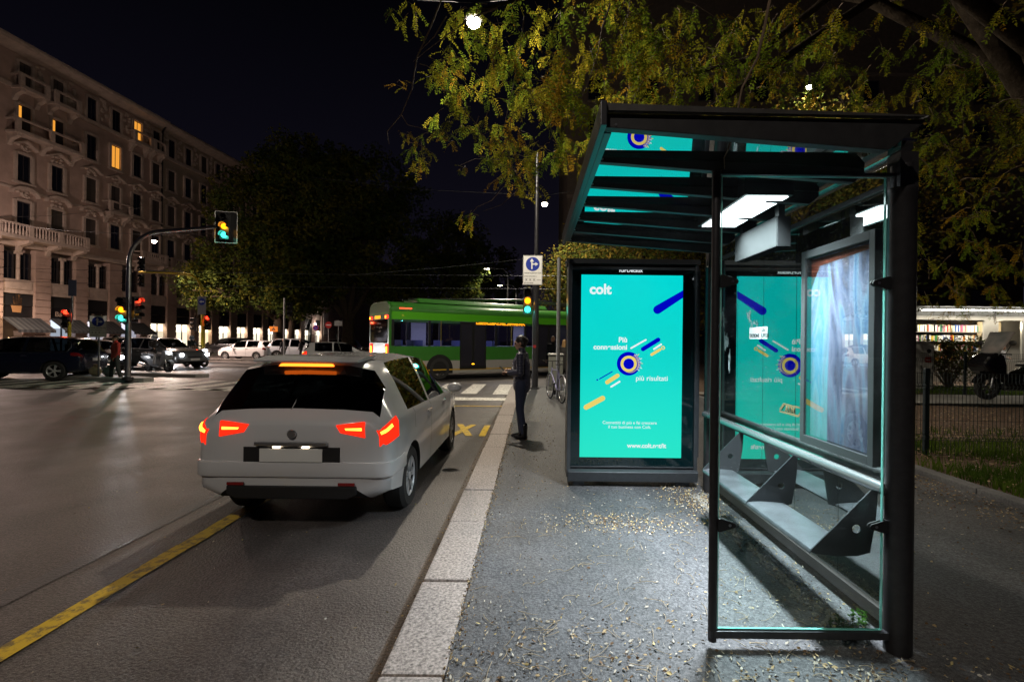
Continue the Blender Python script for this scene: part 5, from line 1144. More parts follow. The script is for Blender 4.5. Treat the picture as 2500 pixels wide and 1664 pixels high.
def wnd(y, z0, z1, hw, xo, style, on):
    o = MB(); o.box(xo + .003, xo + .02, y - hw, y + hw, z0, z1); wn = o.build('window', SHUT, blg)
    o = MB()
    for q in (-1, 1):
        a, c = sorted((y + q * .04, y + q * (hw - .05))); o.box(xo + .0205, xo + .028, a, c, z0 + .08, z1 - .08)
    o.build('pane', LITWIN if on else WPANES[int(y * 37 + z0 * 11) % 5], wn)
    if on and on < .9:
        o = MB(); o.box(xo + .029, xo + .036, y - hw * .35, y + hw * 1.0, z0, z1); o.build('curtain', SHUT, wn)
    s = MB()
    s.box(xo, xo + .17, y - hw - .20, y - hw, z0 - .1, z1 + .1); s.box(xo, xo + .17, y + hw, y + hw + .20, z0 - .1, z1 + .1); s.box(xo, xo + .19, y - hw, y + hw, z1, z1 + .2); s.box(xo, xo + .22, y - hw - .3, y + hw + .3, z0 - .28, z0 - .1)
    if style == 'gable': s.prism([(y - hw - .42, z1 + .75), (y, z1 + 1.25), (y + hw + .42, z1 + .75), (y + hw + .42, z1 + .60), (y, z1 + 1.08), (y - hw - .42, z1 + .60)], 'x', xo, xo + .38)
    elif style == 'arch':
        n = 10; o_ = [(y + (hw + .45) * math.cos(math.pi * k / n), z1 + .72 + .55 * math.sin(math.pi * k / n)) for k in range(n + 1)]; i_ = [(y + (hw + .45) * math.cos(math.pi * k / n), z1 + .55 + .50 * math.sin(math.pi * k / n)) for k in range(n, -1, -1)]
        s.prism(o_ + i_, 'x', xo, xo + .42)
    if style in ('gable', 'arch'):
        r_ = random.Random(int(y * 100))
        for k in range(9): s.ell((xo + .08, y + r_.uniform(-.42, .42), z1 + r_.uniform(.28, .85)), .14, r_.uniform(.08, .16), r_.uniform(.08, .16), 8, 6)
    elif style == 'carved':
        r_ = random.Random(int(y * 100))
        for k in range(10): s.ell((xo + .06, y + hw + .72 + r_.uniform(-.28, .28), r_.uniform(z0 + .5, z1 + .4)), .12, r_.uniform(.10, .22), r_.uniform(.10, .25), 8, 6)
    s.build('surround', TRIM, wn); return wn
for c, y in enumerate(ycol):
    if y > 52: continue
    xo = 0 if y < 15.5 else -.25
    for r_i, (z0, z1, hw) in enumerate(rows):
        st_ = ['carved', 'plain', 'gable', 'arch'][r_i]
        on = {(1, 0): .5, (1, 1): .5, (0, 4): 1, (1, 3): 1, (0, 3): 0}.get((r_i, c), 0)
        wnd(y, z0, z1, hw, xo, st_, on)
def balcony(y0, y1, z, dep, xo, baluster):
    b = MB(); b.box(xo, xo + dep, y0, y1, z - .22, z); b.build('balcony_slab', TRIM, blg, 0, .03)
    b = MB(); b.box(xo + dep - .18, xo + dep, y0, y1, z + .92, z + 1.06); b.box(xo + dep - .16, xo + dep - .02, y0, y1, z + .003, z + .10)
    n = max(1, int((y1 - y0) / 1.9))
    for k in range(n + 1): yy = y0 + .16 + (y1 - y0 - .32) * k / n; b.box(xo + dep - .20, xo + dep + .01, yy - .16, yy + .16, z + .10, z + .92)
    for yy in (y0 + .08, y1 - .08): b.box(xo + .003, xo + dep - .18, yy - .06, yy + .06, z + .92, z + 1.05)
    b.build('balcony_rail', TRIM, blg)
    if baluster:
        b = MB(); q = int((y1 - y0) / .24)
        for k in range(q): b.lathe([(.05, z + .1), (.085, z + .3), (.05, z + .55), (.045, z + .8), (.06, z + .92)], (xo + dep - .09, y0 + .2 + (y1 - y0 - .4) * k / max(q - 1, 1), 0), n=7)
        b.build('baluster_row', TRIM, blg)
    for k in range(n + 1):
        yy = y0 + .3 + (y1 - y0 - .6) * k / n; b = MB(); b.prism([(xo, z - 1.15), (xo + .12, z - 1.1), (xo + .30, z - .7), (xo + dep - .12, z - .42), (xo + dep - .1, z - .225), (xo, z - .225)], 'y', yy - .16, yy + .16); b.build('bracket', TRIM, blg)
balcony(-.6, 6.5, 10.0, 1.3, 0, True); balcony(.9, 6.2, 18.85, 1.05, 0, False); balcony(1.2, 3.4, 22.7, .95, 0, False); balcony(3.8, 6.0, 22.7, .95, 0, False)
balcony(11.4, 13.6, 22.7, .8, -.0, False); balcony(13.7, 15.4, 22.7, .8, 0, False); balcony(8.8, 11.2, 14.4, .9, 0, False); balcony(16.3, 18.6, 10.0, .9, -.25, True); balcony(12.2, 15.4, 10.0, 1.0, 0, True); balcony(28, 30.4, 22.7, .8, -.25, False)
# wall lantern at the corner, entrance lamp, banner, doorway
b = MB(); b.tube([(-.5, -.4, 2.7), (.5, -.4, 2.6), (.8, -.4, 3.0)], .05, 8); b.lathe([(.10, 3.0), (.26, 3.2), (.34, 3.9), (.14, 4.2), (.04, 4.4)], (.8, -.4, 0), n=6)
b.build('wall_lantern', IRON, blg, 40); b = MB(); b.lathe([(.24, 3.22), (.345, 3.88)], (.8, -.4, 0), n=6); b.build('lantern_glass', emat('lantern_glow', (1, .66, .28), 5), blg)
lamp('POINT', 'lantern_light', (1.4, -.4, 3.6), 160, (1, .68, .35), blg, shadow_soft_size=.2)
bn = thing('facade_banner', 'tall white cloth banner hanging on the building between the trees', 'banner', FA + FDIR * 51 + Vector((.35, 0, 0)), blg.rotation_euler.z)
b = MB(); b.box(-.04, 0, -.85, .85, 2.2, 6.3); b.build('cloth', mat('banner_cloth', (.55, .50, .48), .8), bn); b = MB(); b.box(.003, .012, -.80, .80, 2.3, 2.42); b.box(.003, .012, -.12, -.02, 3.3, 5.6); b.box(.003, .012, .12, .17, 3.6, 5.4); b.build('print', mat('banner_ink', (.10, .03, .04), .7), bn)
b = MB(); b.box(-1.0, -.02, 46.2, 47.6, 0, 4.6); b.build('doorway', IRON, blg); b = MB(); b.box(.0, .15, 47.8, 48.0, 4.4, 4.6); b.build('entrance_lamp', emat('entrance_glow', (.85, .85, 1), 18), blg); lamp('POINT', 'entrance_light', (.5, 48.0, 4.3), 130, (1, .85, .75), blg, shadow_soft_size=.1)
# dim building on the right behind the advertising screen and a far one behind the trees
fb = thing('brick_building', 'dim brown apartment block rising behind the shelter roof', 'building', (2.6, 36, 0))
FBM = mat('brown_brick', (.085, .062, .048), .9, var=.25, vs=3, bump=.3, bs=20)
b = MB(); b.box(0, 34, 0, 12, -.1, 40); b.build('wall', FBM, fb)
for k in range(7): b = MB(); b.box(-.06, 34, -.08, 0, 2.9 + k * 3.1, 3.15 + k * 3.1); b.build('string_course', mat('brown_trim', (.13, .10, .08), .9), fb)
for k in range(7):
    for c in range(8):
        o = MB(); o.box(1.4 + c * 4.1, 2.6 + c * 4.1, -.03, .0, .9 + k * 3.1, 2.6 + k * 3.1); wn = o.build('window', SHUT, fb); o = MB(); o.box(1.48 + c * 4.1, 2.52 + c * 4.1, -.04, -.031, .98 + k * 3.1, 2.52 + k * 3.1); o.build('pane', PANEW, wn)
# ---------------------------------------------------------------- trees
BARK = mat('bark', (.020, .015, .011), .9, c2=(.055, .042, .03), vs=9, bump=.8, bs=22, spec=.05); TWIG = mat('twig_bark', (.13, .085, .05), .8, var=.3, vs=12)
def leaf_cloud(name, mats, parent, clumps, per, size, rnd, aspect=.55, weights=None, spread=1.0, droop=0):
    vs = []; fs = []; mi = []; idx = list(range(len(mats)))
    for (c, r) in clumps:
        cm = rnd.choices(idx, weights)[0]
        for _ in range(per):
            while True:
                d = Vector((rnd.uniform(-1, 1), rnd.uniform(-1, 1), rnd.uniform(-1, 1)))
                if d.length < 1: break
            p = c + d * r * spread; a = Vector((rnd.gauss(0, 1), rnd.gauss(0, 1), rnd.gauss(0, .7) - droop)).normalized(); n = a.cross(Vector((rnd.gauss(0, 1), rnd.gauss(0, 1), rnd.gauss(0, 1)))).normalized()
            L = size * rnd.uniform(.6, 1.3); w = L * aspect / 2; k = len(vs); vs += [p - a * L / 2, p + n * w, p + a * L / 2, p - n * w]; fs.append((k, k + 1, k + 2, k + 3)); mi.append(cm if rnd.random() < .8 else rnd.choice(idx))
    me = bpy.data.meshes.new(name); me.from_pydata([tuple(v) for v in vs], [], fs)
    for m in mats: me.materials.append(m)
    me.polygons.foreach_set('material_index', mi); o = bpy.data.objects.new(name, me); COL.objects.link(o); o.parent = parent; return o
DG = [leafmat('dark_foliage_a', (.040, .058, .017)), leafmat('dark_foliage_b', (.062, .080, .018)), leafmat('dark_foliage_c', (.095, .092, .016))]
def big_tree(loc, trunk_r, trunk_h, ells, label, seed, nc=260, per=60, size=.32, group='street trees across the junction', mats=None, name='broadleaf_tree'):
    rnd = random.Random(seed); t = thing(name, label, 'tree', loc, 0, group); loc = Vector(loc)
    b = MB(); b.tube([(0, 0, -.1), (.02, 0, .3), (.05, .0, trunk_h * .5), (.1, 0, trunk_h)], [trunk_r * 1.5, trunk_r * 1.1, trunk_r, trunk_r * .85], 14)
    for (c, r) in ells:
        c = Vector(c); mid = Vector((.1, 0, trunk_h)).lerp(c, .5) + Vector((rnd.uniform(-.4, .4), rnd.uniform(-.4, .4), .2)); b.tube([(.08, 0, trunk_h * .9), mid, c], [trunk_r * .6, trunk_r * .35, trunk_r * .12], 8)
        for k in range(5):
            q = c + Vector((rnd.uniform(-1, 1) * r[0], rnd.uniform(-1, 1) * r[1], rnd.uniform(-.8, .8) * r[2])) * .75; b.tube([mid, mid.lerp(q, .55) + Vector((0, 0, .25)), q], [trunk_r * .28, trunk_r * .14, trunk_r * .05], 6)
    b.build('trunk', BARK, t, 50); cl = []; vol = [r[0] * r[1] * r[2] for c, r in ells]
    for _ in range(nc):
        c, r = rnd.choices(ells, vol)[0]
        d = Vector((rnd.gauss(0, 1), rnd.gauss(0, 1), rnd.gauss(0, 1))).normalized() * rnd.uniform(.55, 1.03); cl.append((Vector(c) + Vector((d.x * r[0], d.y * r[1], d.z * r[2])), rnd.uniform(.5, 1.15)))
    leaf_cloud('crown', mats or DG, t, cl, per, size, rnd); return t
big_tree((-15.6, 41, -.1), .50, 3.4, [((-3.0, -1, 7.2), (4.6, 4, 3.4)), ((2.6, 0, 8.2), (4.6, 4, 4.2)), ((-1.5, 0, 12.0), (5.6, 4.5, 4.4)), ((1.4, 0, 14.2), (4.8, 4.2, 3.4)), ((-3.6, 0, 15.2), (4.4, 4.2, 3.2))], 'big dark tree left of the no-entry sign, with a leaning double trunk', 1, 640, 60)
big_tree((-22.0, 42, -.1), .50, 3.6, [((-1.8, -1, 7.5), (4.4, 4, 3.4)), ((-4.2, -2, 5.8), (2.8, 2.6, 2.0)), ((2, 0, 9.8), (4.6, 4, 4.0)), ((-1.2, 0, 12.6), (4.8, 4, 3.4)), ((1.6, 0, 15.2), (4.4, 4.2, 3.0))], 'dark tree behind the white hatchback with foliage over the yellow mast', 2, 520, 60)
big_tree((-19.4, 39, -.1), .26, 3.0, [((.2, 0, 5.6), (2.6, 2.4, 2.2)), ((1.4, 0, 7.5), (2.6, 2.4, 2.0))], 'slim forked street tree behind the white crossover', 3, 140, 60)
big_tree((-9.2, 47, -.1), .5, 3.6, [((0, 0, 7.5), (4.6, 4.2, 3.6)), ((1, 0, 11), (3.6, 3.6, 2.8))], 'dark tree right of the big crown, behind the rear of the bus', 4, 260, 55)
big_tree((-7.5, 70, -.1), .5, 4, [((0, 0, 9), (6, 5, 5)), ((1, 0, 13), (4, 4, 3))], 'farthest dark tree beyond the bus, under the distant street lamps', 5, 220, 50, .45)
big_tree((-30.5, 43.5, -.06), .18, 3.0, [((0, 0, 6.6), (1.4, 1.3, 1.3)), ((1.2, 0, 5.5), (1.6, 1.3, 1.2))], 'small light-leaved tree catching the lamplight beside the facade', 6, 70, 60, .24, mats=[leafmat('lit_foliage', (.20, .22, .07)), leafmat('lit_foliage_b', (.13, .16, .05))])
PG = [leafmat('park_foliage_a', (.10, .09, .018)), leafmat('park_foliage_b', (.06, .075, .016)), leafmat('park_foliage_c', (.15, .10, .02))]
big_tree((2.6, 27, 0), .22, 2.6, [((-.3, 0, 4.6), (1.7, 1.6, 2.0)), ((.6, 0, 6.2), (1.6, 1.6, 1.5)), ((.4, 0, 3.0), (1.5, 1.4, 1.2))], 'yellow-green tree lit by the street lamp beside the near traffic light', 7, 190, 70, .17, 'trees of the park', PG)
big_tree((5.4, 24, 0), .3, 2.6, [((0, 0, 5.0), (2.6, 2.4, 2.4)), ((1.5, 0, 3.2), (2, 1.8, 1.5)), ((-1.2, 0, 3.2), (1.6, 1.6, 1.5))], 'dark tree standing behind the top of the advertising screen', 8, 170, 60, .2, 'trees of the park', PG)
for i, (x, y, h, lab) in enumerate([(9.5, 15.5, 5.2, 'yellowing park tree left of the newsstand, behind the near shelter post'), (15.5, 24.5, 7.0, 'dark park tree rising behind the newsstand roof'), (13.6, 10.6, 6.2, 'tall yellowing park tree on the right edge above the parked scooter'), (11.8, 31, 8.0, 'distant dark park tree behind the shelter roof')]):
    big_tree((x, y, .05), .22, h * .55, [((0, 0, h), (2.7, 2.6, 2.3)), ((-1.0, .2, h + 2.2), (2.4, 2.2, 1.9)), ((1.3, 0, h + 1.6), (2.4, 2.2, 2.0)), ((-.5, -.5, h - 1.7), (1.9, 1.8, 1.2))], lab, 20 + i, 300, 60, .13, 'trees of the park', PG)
# ---- overhanging tree with feathered leaves in the foreground
PIN = [leafmat('pinnate_olive', (.17, .17, .013), .55), leafmat('pinnate_green', (.13, .18, .016), .55), leafmat('pinnate_rust', (.25, .15, .014), .55), leafmat('pinnate_yellow', (.30, .25, .022), .55)]
pt = thing('overhanging_tree', 'large tree with feathery yellow-green leaves hanging over the bus shelter', 'tree', (8.6, 7.0, .03)); TB = Vector((8.6, 7.0, .03)); rnd = random.Random(11)
TR = MB(); TW = MB(); VS = []; FS = []; MI = []
def compound(p, d, L, mi):
    """one feathered leaf: a drooping stalk with paired leaflets"""
    n = 7; d = d.normalized(); side = d.cross(Vector((rnd.gauss(0, .5), rnd.gauss(0, .5), 1))).normalized()
    q = p; st = L / n
    for k in range(n):
        d = (d + Vector((0, 0, -.10))).normalized(); q = q + d * st
        for sg in ((-1, 1) if k < n - 1 else (-1, 1, 0)):
            a = (side * sg + d * (.55 if sg else 1.0) + Vector((rnd.gauss(0, .22), rnd.gauss(0, .22), rnd.gauss(0, .22) - .15))).normalized(); l = L * .20 * rnd.uniform(.8, 1.2); w = l * .20
            nn = a.cross(d if sg else side); nn = nn.normalized() if nn.length > .05 else Vector((0, 0, 1)); bb = a.cross(nn).normalized(); i = len(VS)
            VS.extend([q, q + a * l * .45 + bb * w, q + a * l, q + a * l * .45 - bb * w]); FS.append((i, i + 1, i + 2, i + 3)); MI.append(mi)
def spray(a, c, n, L, fan, w=None):
    """a twig from a to c carrying n feathered leaves"""
    a, c = Vector(a), Vector(c); mid = a.lerp(c, .5) + Vector((rnd.uniform(-.06, .06), rnd.uniform(-.06, .06), rnd.uniform(.0, .08))) * (c - a).length * 2
    pts = [a, a.lerp(mid, .5) + Vector((0, 0, .02)), mid, mid.lerp(c, .5), c]; TW.tube(pts, [.006, .005, .004, .003, .002], 4, cap=False); tone = rnd.choices(range(4), w or (5, 5, 1.2, .8))[0]
    for k in range(n):
        f = rnd.uniform(.15, 1.0); s = f * 4; i = min(int(s), 3); p = pts[i].lerp(pts[i + 1], s - i)
        d = (c - a).normalized() * .6 + Vector((rnd.gauss(0, fan), rnd.gauss(0, fan), rnd.gauss(-.25, fan * .6))); compound(p, d, L * rnd.uniform(.7, 1.25), tone if rnd.random() < .7 else rnd.randrange(4))
def mass(u, v, ru, rv, Y0, Y1, n, per=7, L=.24, w=None, tw=.42):
    for _ in range(max(2, int(n * (.62 if n > 20 else .85)))):
        while True:
            x, y = rnd.uniform(-1, 1), rnd.uniform(-1, 1)
            if x * x + y * y < 1: break
        Y = rnd.uniform(Y0, Y1); c = at(u + x * ru, v + y * rv, Y); d = Vector((rnd.gauss(0, .6), rnd.gauss(0, .6), rnd.gauss(-.45, .4))).normalized() * tw * rnd.uniform(.6, 1.2); spray(c - d * .5, c + d * .5, per, L, .55, w)
LW = (5, 5, 1.2, 1.4)
mass(985, 45, 34, 38, 6.2, 7.2, 5, 6, .20, LW, .3); mass(1130, 80, 70, 70, 6.2, 8.2, 18, 7, .21, LW); mass(1120, 215, 82, 85, 6.0, 8.4, 34, 7, .21, LW); mass(1110, 290, 36, 40, 6.2, 7.6, 7, 6, .2, LW, .3)
mass(1085, 318, 20, 26, 6.3, 7.0, 4, 5, .17, LW, .26); mass(1108, 345, 16, 18, 6.3, 7.0, 3, 5, .15, (1, 1, 4, 1), .2); mass(1020, 335, 22, 24, 6.2, 6.8, 4, 5, .16, LW, .25); mass(1030, 380, 26, 28, 6.2, 6.9, 7, 6, .17, LW, .3); mass(975, 200, 10, 18, 6.2, 6.6, 2, 4, .13, (1, 1, 4, 1), .18); mass(980, 325, 18, 12, 6.2, 6.8, 2, 4, .13, LW, .2)
mass(1205, 335, 42, 50, 5.8, 8.4, 13, 7, .2, LW); mass(1245, 215, 50, 80, 5.8, 8.6, 14, 7, .2, LW); mass(1255, 395, 55, 45, 5.8, 8.2, 18, 7, .2, LW); mass(1250, 440, 50, 26, 5.8, 7.6, 8, 6, .18, (3, 3, 4, 2)); mass(1145, 535, 22, 18, 6.4, 7.0, 5, 5, .15, LW, .22); mass(1125, 412, 12, 10, 6.3, 6.8, 2, 4, .13, LW, .2)
mass(1330, 120, 130, 130, 5.2, 9.2, 80, 7, .23, LW); mass(1340, 310, 90, 100, 5.4, 9.0, 54, 7, .21, (4, 4, 3, 1.4)); mass(1420, 380, 55, 60, 6.4, 9.0, 26, 7, .2, (4, 4, 3, 1)); mass(1500, 130, 170, 150, 4.8, 9.6, 100, 7, .24, LW); mass(1700, 140, 190, 140, 4.8, 10.0, 100, 7, .23, LW)
mass(1900, 160, 230, 160, 5.2, 11.0, 100, 7, .23); mass(2150, 180, 220, 190, 5.6, 11.5, 90, 7, .23); mass(2400, 180, 180, 230, 6.0, 11.5, 80, 7, .23); mass(2330, 430, 160, 150, 6.8, 11.5, 60, 7, .22); mass(2380, 620, 150, 110, 8.4, 12.5, 60, 7, .22, (3, 4, 3, 2)); mass(2290, 690, 70, 50, 9, 12.5, 14, 6, .2, (3, 3, 3, 2)); mass(2455, 740, 50, 22, 10, 12, 9, 6, .2, (2, 3, 1, 5)); mass(2300, 765, 26, 20, 10.5, 12, 5, 6, .18, (1, 1, 4, 1), .3); mass(2365, 765, 18, 18, 10.5, 12, 4, 6, .18, (1, 1, 4, 1), .3); mass(2310, 800, 14, 14, 10.5, 12, 2, 5, .16, (1, 1, 4, 1), .25)
# limbs and hanging twigs
for pts, r in (([(8.6, 7, -.05), (8.5, 7, 2.0), (8.0, 7.1, 4.2), (7.2, 7.2, 5.6), (6.2, 7.3, 7.2), (4.6, 7.4, 8.4)], [.34, .27, .23, .19, .14, .08]), ([(8.0, 7.1, 4.2), (6.8, 6.6, 5.6), (5.0, 6.2, 6.4), (3.2, 6.4, 6.7), (1.6, 6.8, 6.6), (.2, 7.0, 6.6), (-.8, 7.0, 6.3)], [.17, .13, .10, .07, .05, .035, .018]),
               ([(5.0, 6.2, 6.4), (3.6, 6.8, 5.6), (2.6, 7.2, 5.0), (1.6, 7.4, 4.6)], [.07, .05, .035, .02]), ([(7.2, 7.2, 5.6), (5.6, 8.2, 7.4), (3.6, 8.8, 8.2), (1.0, 9.0, 8.0)], [.12, .09, .06, .03]), ([(4.4, 6.3, 6.5), (3.4, 7.6, 6.0), (2.4, 8.4, 6.1)], [.06, .045, .02]), ([(8.4, 7, 3.0), (9.4, 7.6, 5.0), (9.8, 8.0, 7.5)], [.16, .12, .06])):
    TR.tube(pts, r, 10)
def hang(uvs, Y, r): TW.tube([at(u, v, Y + .05 * k) for k, (u, v) in enumerate(uvs)], [r * (1 - .7 * k / (len(uvs) - 1)) for k in range(len(uvs))], 6, cap=False)
hang([(1886, -30), (1868, 60), (1850, 140), (1812, 215), (1795, 300), (1778, 365), (1768, 385), (1769, 412)], 2.05, .0075)
hang([(1085, -20), (1050, 70), (1018, 140), (1005, 220), (980, 280), (945, 322), (950, 352)], 6.5, .012); hang([(980, 280), (995, 305), (1025, 312), (1045, 322)], 6.5, .006); hang([(1090, 40), (1060, 90), (1020, 130)], 6.4, .010); hang([(1140, 250), (1130, 300), (1112, 330)], 6.5, .007); hang([(1230, 455), (1200, 490), (1165, 505), (1145, 530)], 6.6, .006); hang([(1265, 462), (1225, 500), (1180, 515)], 6.6, .005); hang([(1130, 265), (1165, 305), (1180, 345), (1215, 372)], 6.7, .007); hang([(1220, 390), (1160, 388), (1120, 405)], 6.5, .006); hang([(1280, 40), (1270, 120), (1255, 200), (1235, 290), (1225, 340)], 6.4, .010); hang([(1490, 10), (1470, 70), (1460, 130), (1440, 190), (1420, 240)], 4.9, .010); hang([(1540, -10), (1530, 60), (1520, 90)], 4.8, .008); hang([(1215, 20), (1150, 45), (1100, 80), (1040, 125), (1010, 150)], 6.3, .012)
Mv = Matrix.Translation(-TB)
TR.xf(Mv).build('trunk', BARK, pt, 50); o = MB(); o.v, o.f, o.m = TW.v, TW.f, TW.m; o.xf(Mv).build('twigs', TWIG, pt, kind='stuff')
me = bpy.data.meshes.new('foliage'); me.from_pydata([tuple(p - TB) for p in VS], [], FS)
for m in PIN: me.materials.append(m)
me.polygons.foreach_set('material_index', MI); o = bpy.data.objects.new('foliage', me); COL.objects.link(o); o.parent = pt
# ---------------------------------------------------------------- newsstand
KX, KY = 15.7, 20.4
ks = thing('newsstand', 'brightly lit newsstand kiosk with book shelves and a serving window', 'kiosk', (KX, KY, 0)); KO = Vector((KX, KY, 0))
KW = mat('kiosk_panel', (.30, .29, .265), .5, var=.08, vs=2); KD = mat('kiosk_dark', (.03, .03, .03), .5); ALU = mat('kiosk_alu', (.40, .40, .38), .4, .6)
def K(b, nm, m, par=None, bv=0): return b.build(nm, m, par or ks, 0, bv)
b = MB(); b.box(-.6, 8, 1.25, 1.35, 0, 3.2); K(b, 'back_wall', KW); b = MB(); b.box(-.6, -.5, -.1, 1.25, 0, 3.2); K(b, 'side_wall', KW)
b = MB(); b.box(-.5, 8, -.05, 1.25, 3.2, 3.3); b.box(-.7, 8, -.95, -.05, 3.12, 3.22); K(b, 'roof', KD, None, .01)
b = MB(); b.box(-.5, 8, -.06, .02, 2.62, 3.115); K(b, 'front_panel', KW)
b = MB(); b.box(-.5, 8, -.06, .02, .0, .85); K(b, 'counter_panel', KW); b = MB(); b.box(3.35, 3.95, -.07, .02, .855, 2.615); K(b, 'pilaster', KW); b = MB(); b.box(-.5, -.02, -.07, .02, .855, 2.615); K(b, 'pilaster', ALU)
b = MB(); b.tube([(-.3, -.14, 0), (-.3, -.14, 2.6), (.5, -.5, 3.08)], .03, 8); K(b, 'drain_pipe', ALU); b = MB(); b.tube([(.0, -.12, .1), (.0, -.12, 3.0)], .025, 8); K(b, 'upright', KD)
b = MB(); b.box(4.95, 5.05, -.06, .02, .855, 2.615); b.box(3.955, 4.945, -.06, .02, .86, .95); K(b, 'window_frame', ALU)
b = MB(); b.box(3.95, 5.0, .9, .95, .86, 2.6); K(b, 'booth_wall', mat('booth_wall', (.5, .42, .28), .8)); b = MB(); b.box(4.0, 5.0, .6, .75, 1.75, 2.1); K(b, 'booth_shelf', KD)
for x0, x1 in ((.4, 3.4), (3.5, 6.6)):
    b = MB(); b.box(x0, x1, -.42, -.36, 2.98, 3.04); tb = K(b, 'tube_light', emat('fluorescent_glow', (1, .97, .86), 8)); lamp('AREA', 'tube_light_source', ((x0 + x1) / 2, -.42, 2.95), 95, (1, .90, .72), ks, (R(-22), 0, 0), shape='RECTANGLE', size=x1 - x0, size_y=.15)
lamp('POINT', 'booth_light', (4.45, .4, 2.4), 40, (1, .85, .6), ks, shadow_soft_size=.1)
shz = [.90, 1.32, 1.72, 2.12]
for z in shz: b = MB(); b.box(-.02, 3.35, .03, .40, z - .03, z); K(b, 'shelf', mat('shelf_metal', (.30, .29, .26), .5, .4))
b = MB(); b.box(-.02, 3.35, .42, .46, .86, 2.61); K(b, 'shelf_back', mat('shelf_back', (.30, .29, .27), .7))
lamp('AREA', 'shelf_light', (1.7, -.15, 2.58), 40, (1, .92, .78), ks, (R(-35), 0, 0), shape='RECTANGLE', size=3.2, size_y=.08)
BKC = [('white', (.75, .74, .70)), ('cream', (.62, .55, .38)), ('red', (.42, .03, .025)), ('blue', (.04, .10, .34)), ('yellow', (.62, .45, .04)), ('green', (.05, .22, .07)), ('black', (.02, .02, .022)), ('pink', (.50, .16, .26)), ('orange', (.60, .22, .03)), ('pale blue', (.32, .45, .58))]
BKM = [mat('book_' + n.replace(' ', '_'), c, .45) for n, c in BKC]; rb = random.Random(5); BPROTO = {}
SHN = ['lowest', 'third', 'second', 'top']
for si, z in enumerate(shz):
    x = .02
    while x < 3.26:
        th = rb.uniform(.028, .065); h = (.30 if si == 3 else .26) * rb.uniform(.85, 1.05); ci = rb.choices(range(10), (9, 5, 2, 2, 2, 1.5, 1.5, 2, 1.5, 2) if si > 1 else (4, 3, 3, 2, 6, 1, 2, 1, 3, 2))[0]
        if ci not in BPROTO:
            b = MB(); b.box(-.5, .5, 0, .16, 0, 1); o = b.build('book', BKM[ci]); BPROTO[ci] = o
        else: o = BPROTO[ci].copy(); COL.objects.link(o)
        o.location = (KX + x + th / 2, KY + .06 + rb.uniform(0, .04), z); o.scale = (th, 1, h); o.rotation_euler = (0, R(rb.choice([0, 0, 0, 3, -3])) * .5, 0)
        tag(o, '%s-spined book standing on the %s shelf of the lit newsstand' % (BKC[ci][0], SHN[si]), 'book', 'books on the newsstand shelves'); x += th + rb.uniform(.001, .008)
person((KX + 4.62, KY + .45, .0), 200, 'grey-haired newsagent sitting behind the serving window of the kiosk', (.2, .2, .22), (.05, .05, .06), (.02, .02, .02), (.42, .42, .42), 1.6, 0, 'phone')
# ---------------------------------------------------------------- utility cabinet
uc = thing('utility_cabinet', 'pale grey street cabinet with a red notice in front of the newsstand', 'utility cabinet', (12.95, 16.2, .05))
CABM = mat('cabinet_grey', (.55, .55, .52), .6, var=.1, vs=3); b = MB(); b.box(-.36, .40, -.18, .22, .0, 1.56); b.build('cabinet_body', CABM, uc, 0, .012); b = MB(); b.box(-.39, .43, -.21, .25, 1.563, 1.62); b.build('cabinet_lid', CABM, uc, 0, .01)
for x0 in (-.33, .04): b = MB(); b.box(x0, x0 + .33, -.194, -.183, .12, 1.5); d = b.build('cabinet_door', CABM, uc, 0, .003); b = MB(); b.box(x0 + .28, x0 + .30, -.205, -.1945, .7, .82); b.build('door_handle', BLACK, d)
b = MB(); b.box(.10, .30, -.200, -.1945, .92, 1.10); rn = b.build('red_notice', mat('notice_red', (.45, .04, .03), .5), uc); b = MB(); [b.box(.13 + .035 * k, .155 + .035 * k, -.203, -.2005, .98, 1.02) for k in range(4)]; b.build('print', WHITE, rn)
b = MB(); b.lathe([(.07, -.205), (.07, -.1945)], (.22, 0, 1.30), 'y', 18); b.build('round_vent', STEELD, uc)
tg = MB(); rr = random.Random(8)
for k in range(3): tg.tube([(-.0 + .12 * k + .05 * math.cos(a * .9), -.197, .62 + .09 * math.sin(a * 1.3)) for a in range(12)], .004, 4)
tg.build('graffiti_scrawl', BLACK, uc)
mp = thing('meter_post', 'small grey meter box on a post left of the street cabinet', 'meter box', (12.35, 16.6, .03)); b = MB(); b.box(-.08, .08, -.05, .05, .85, 1.15); b.build('meter_box', CABM, mp, 0, .01); b = MB(); b.tube([(0, 0, -.03), (0, 0, .85)], .03, 8); b.build('post', STEELD, mp)
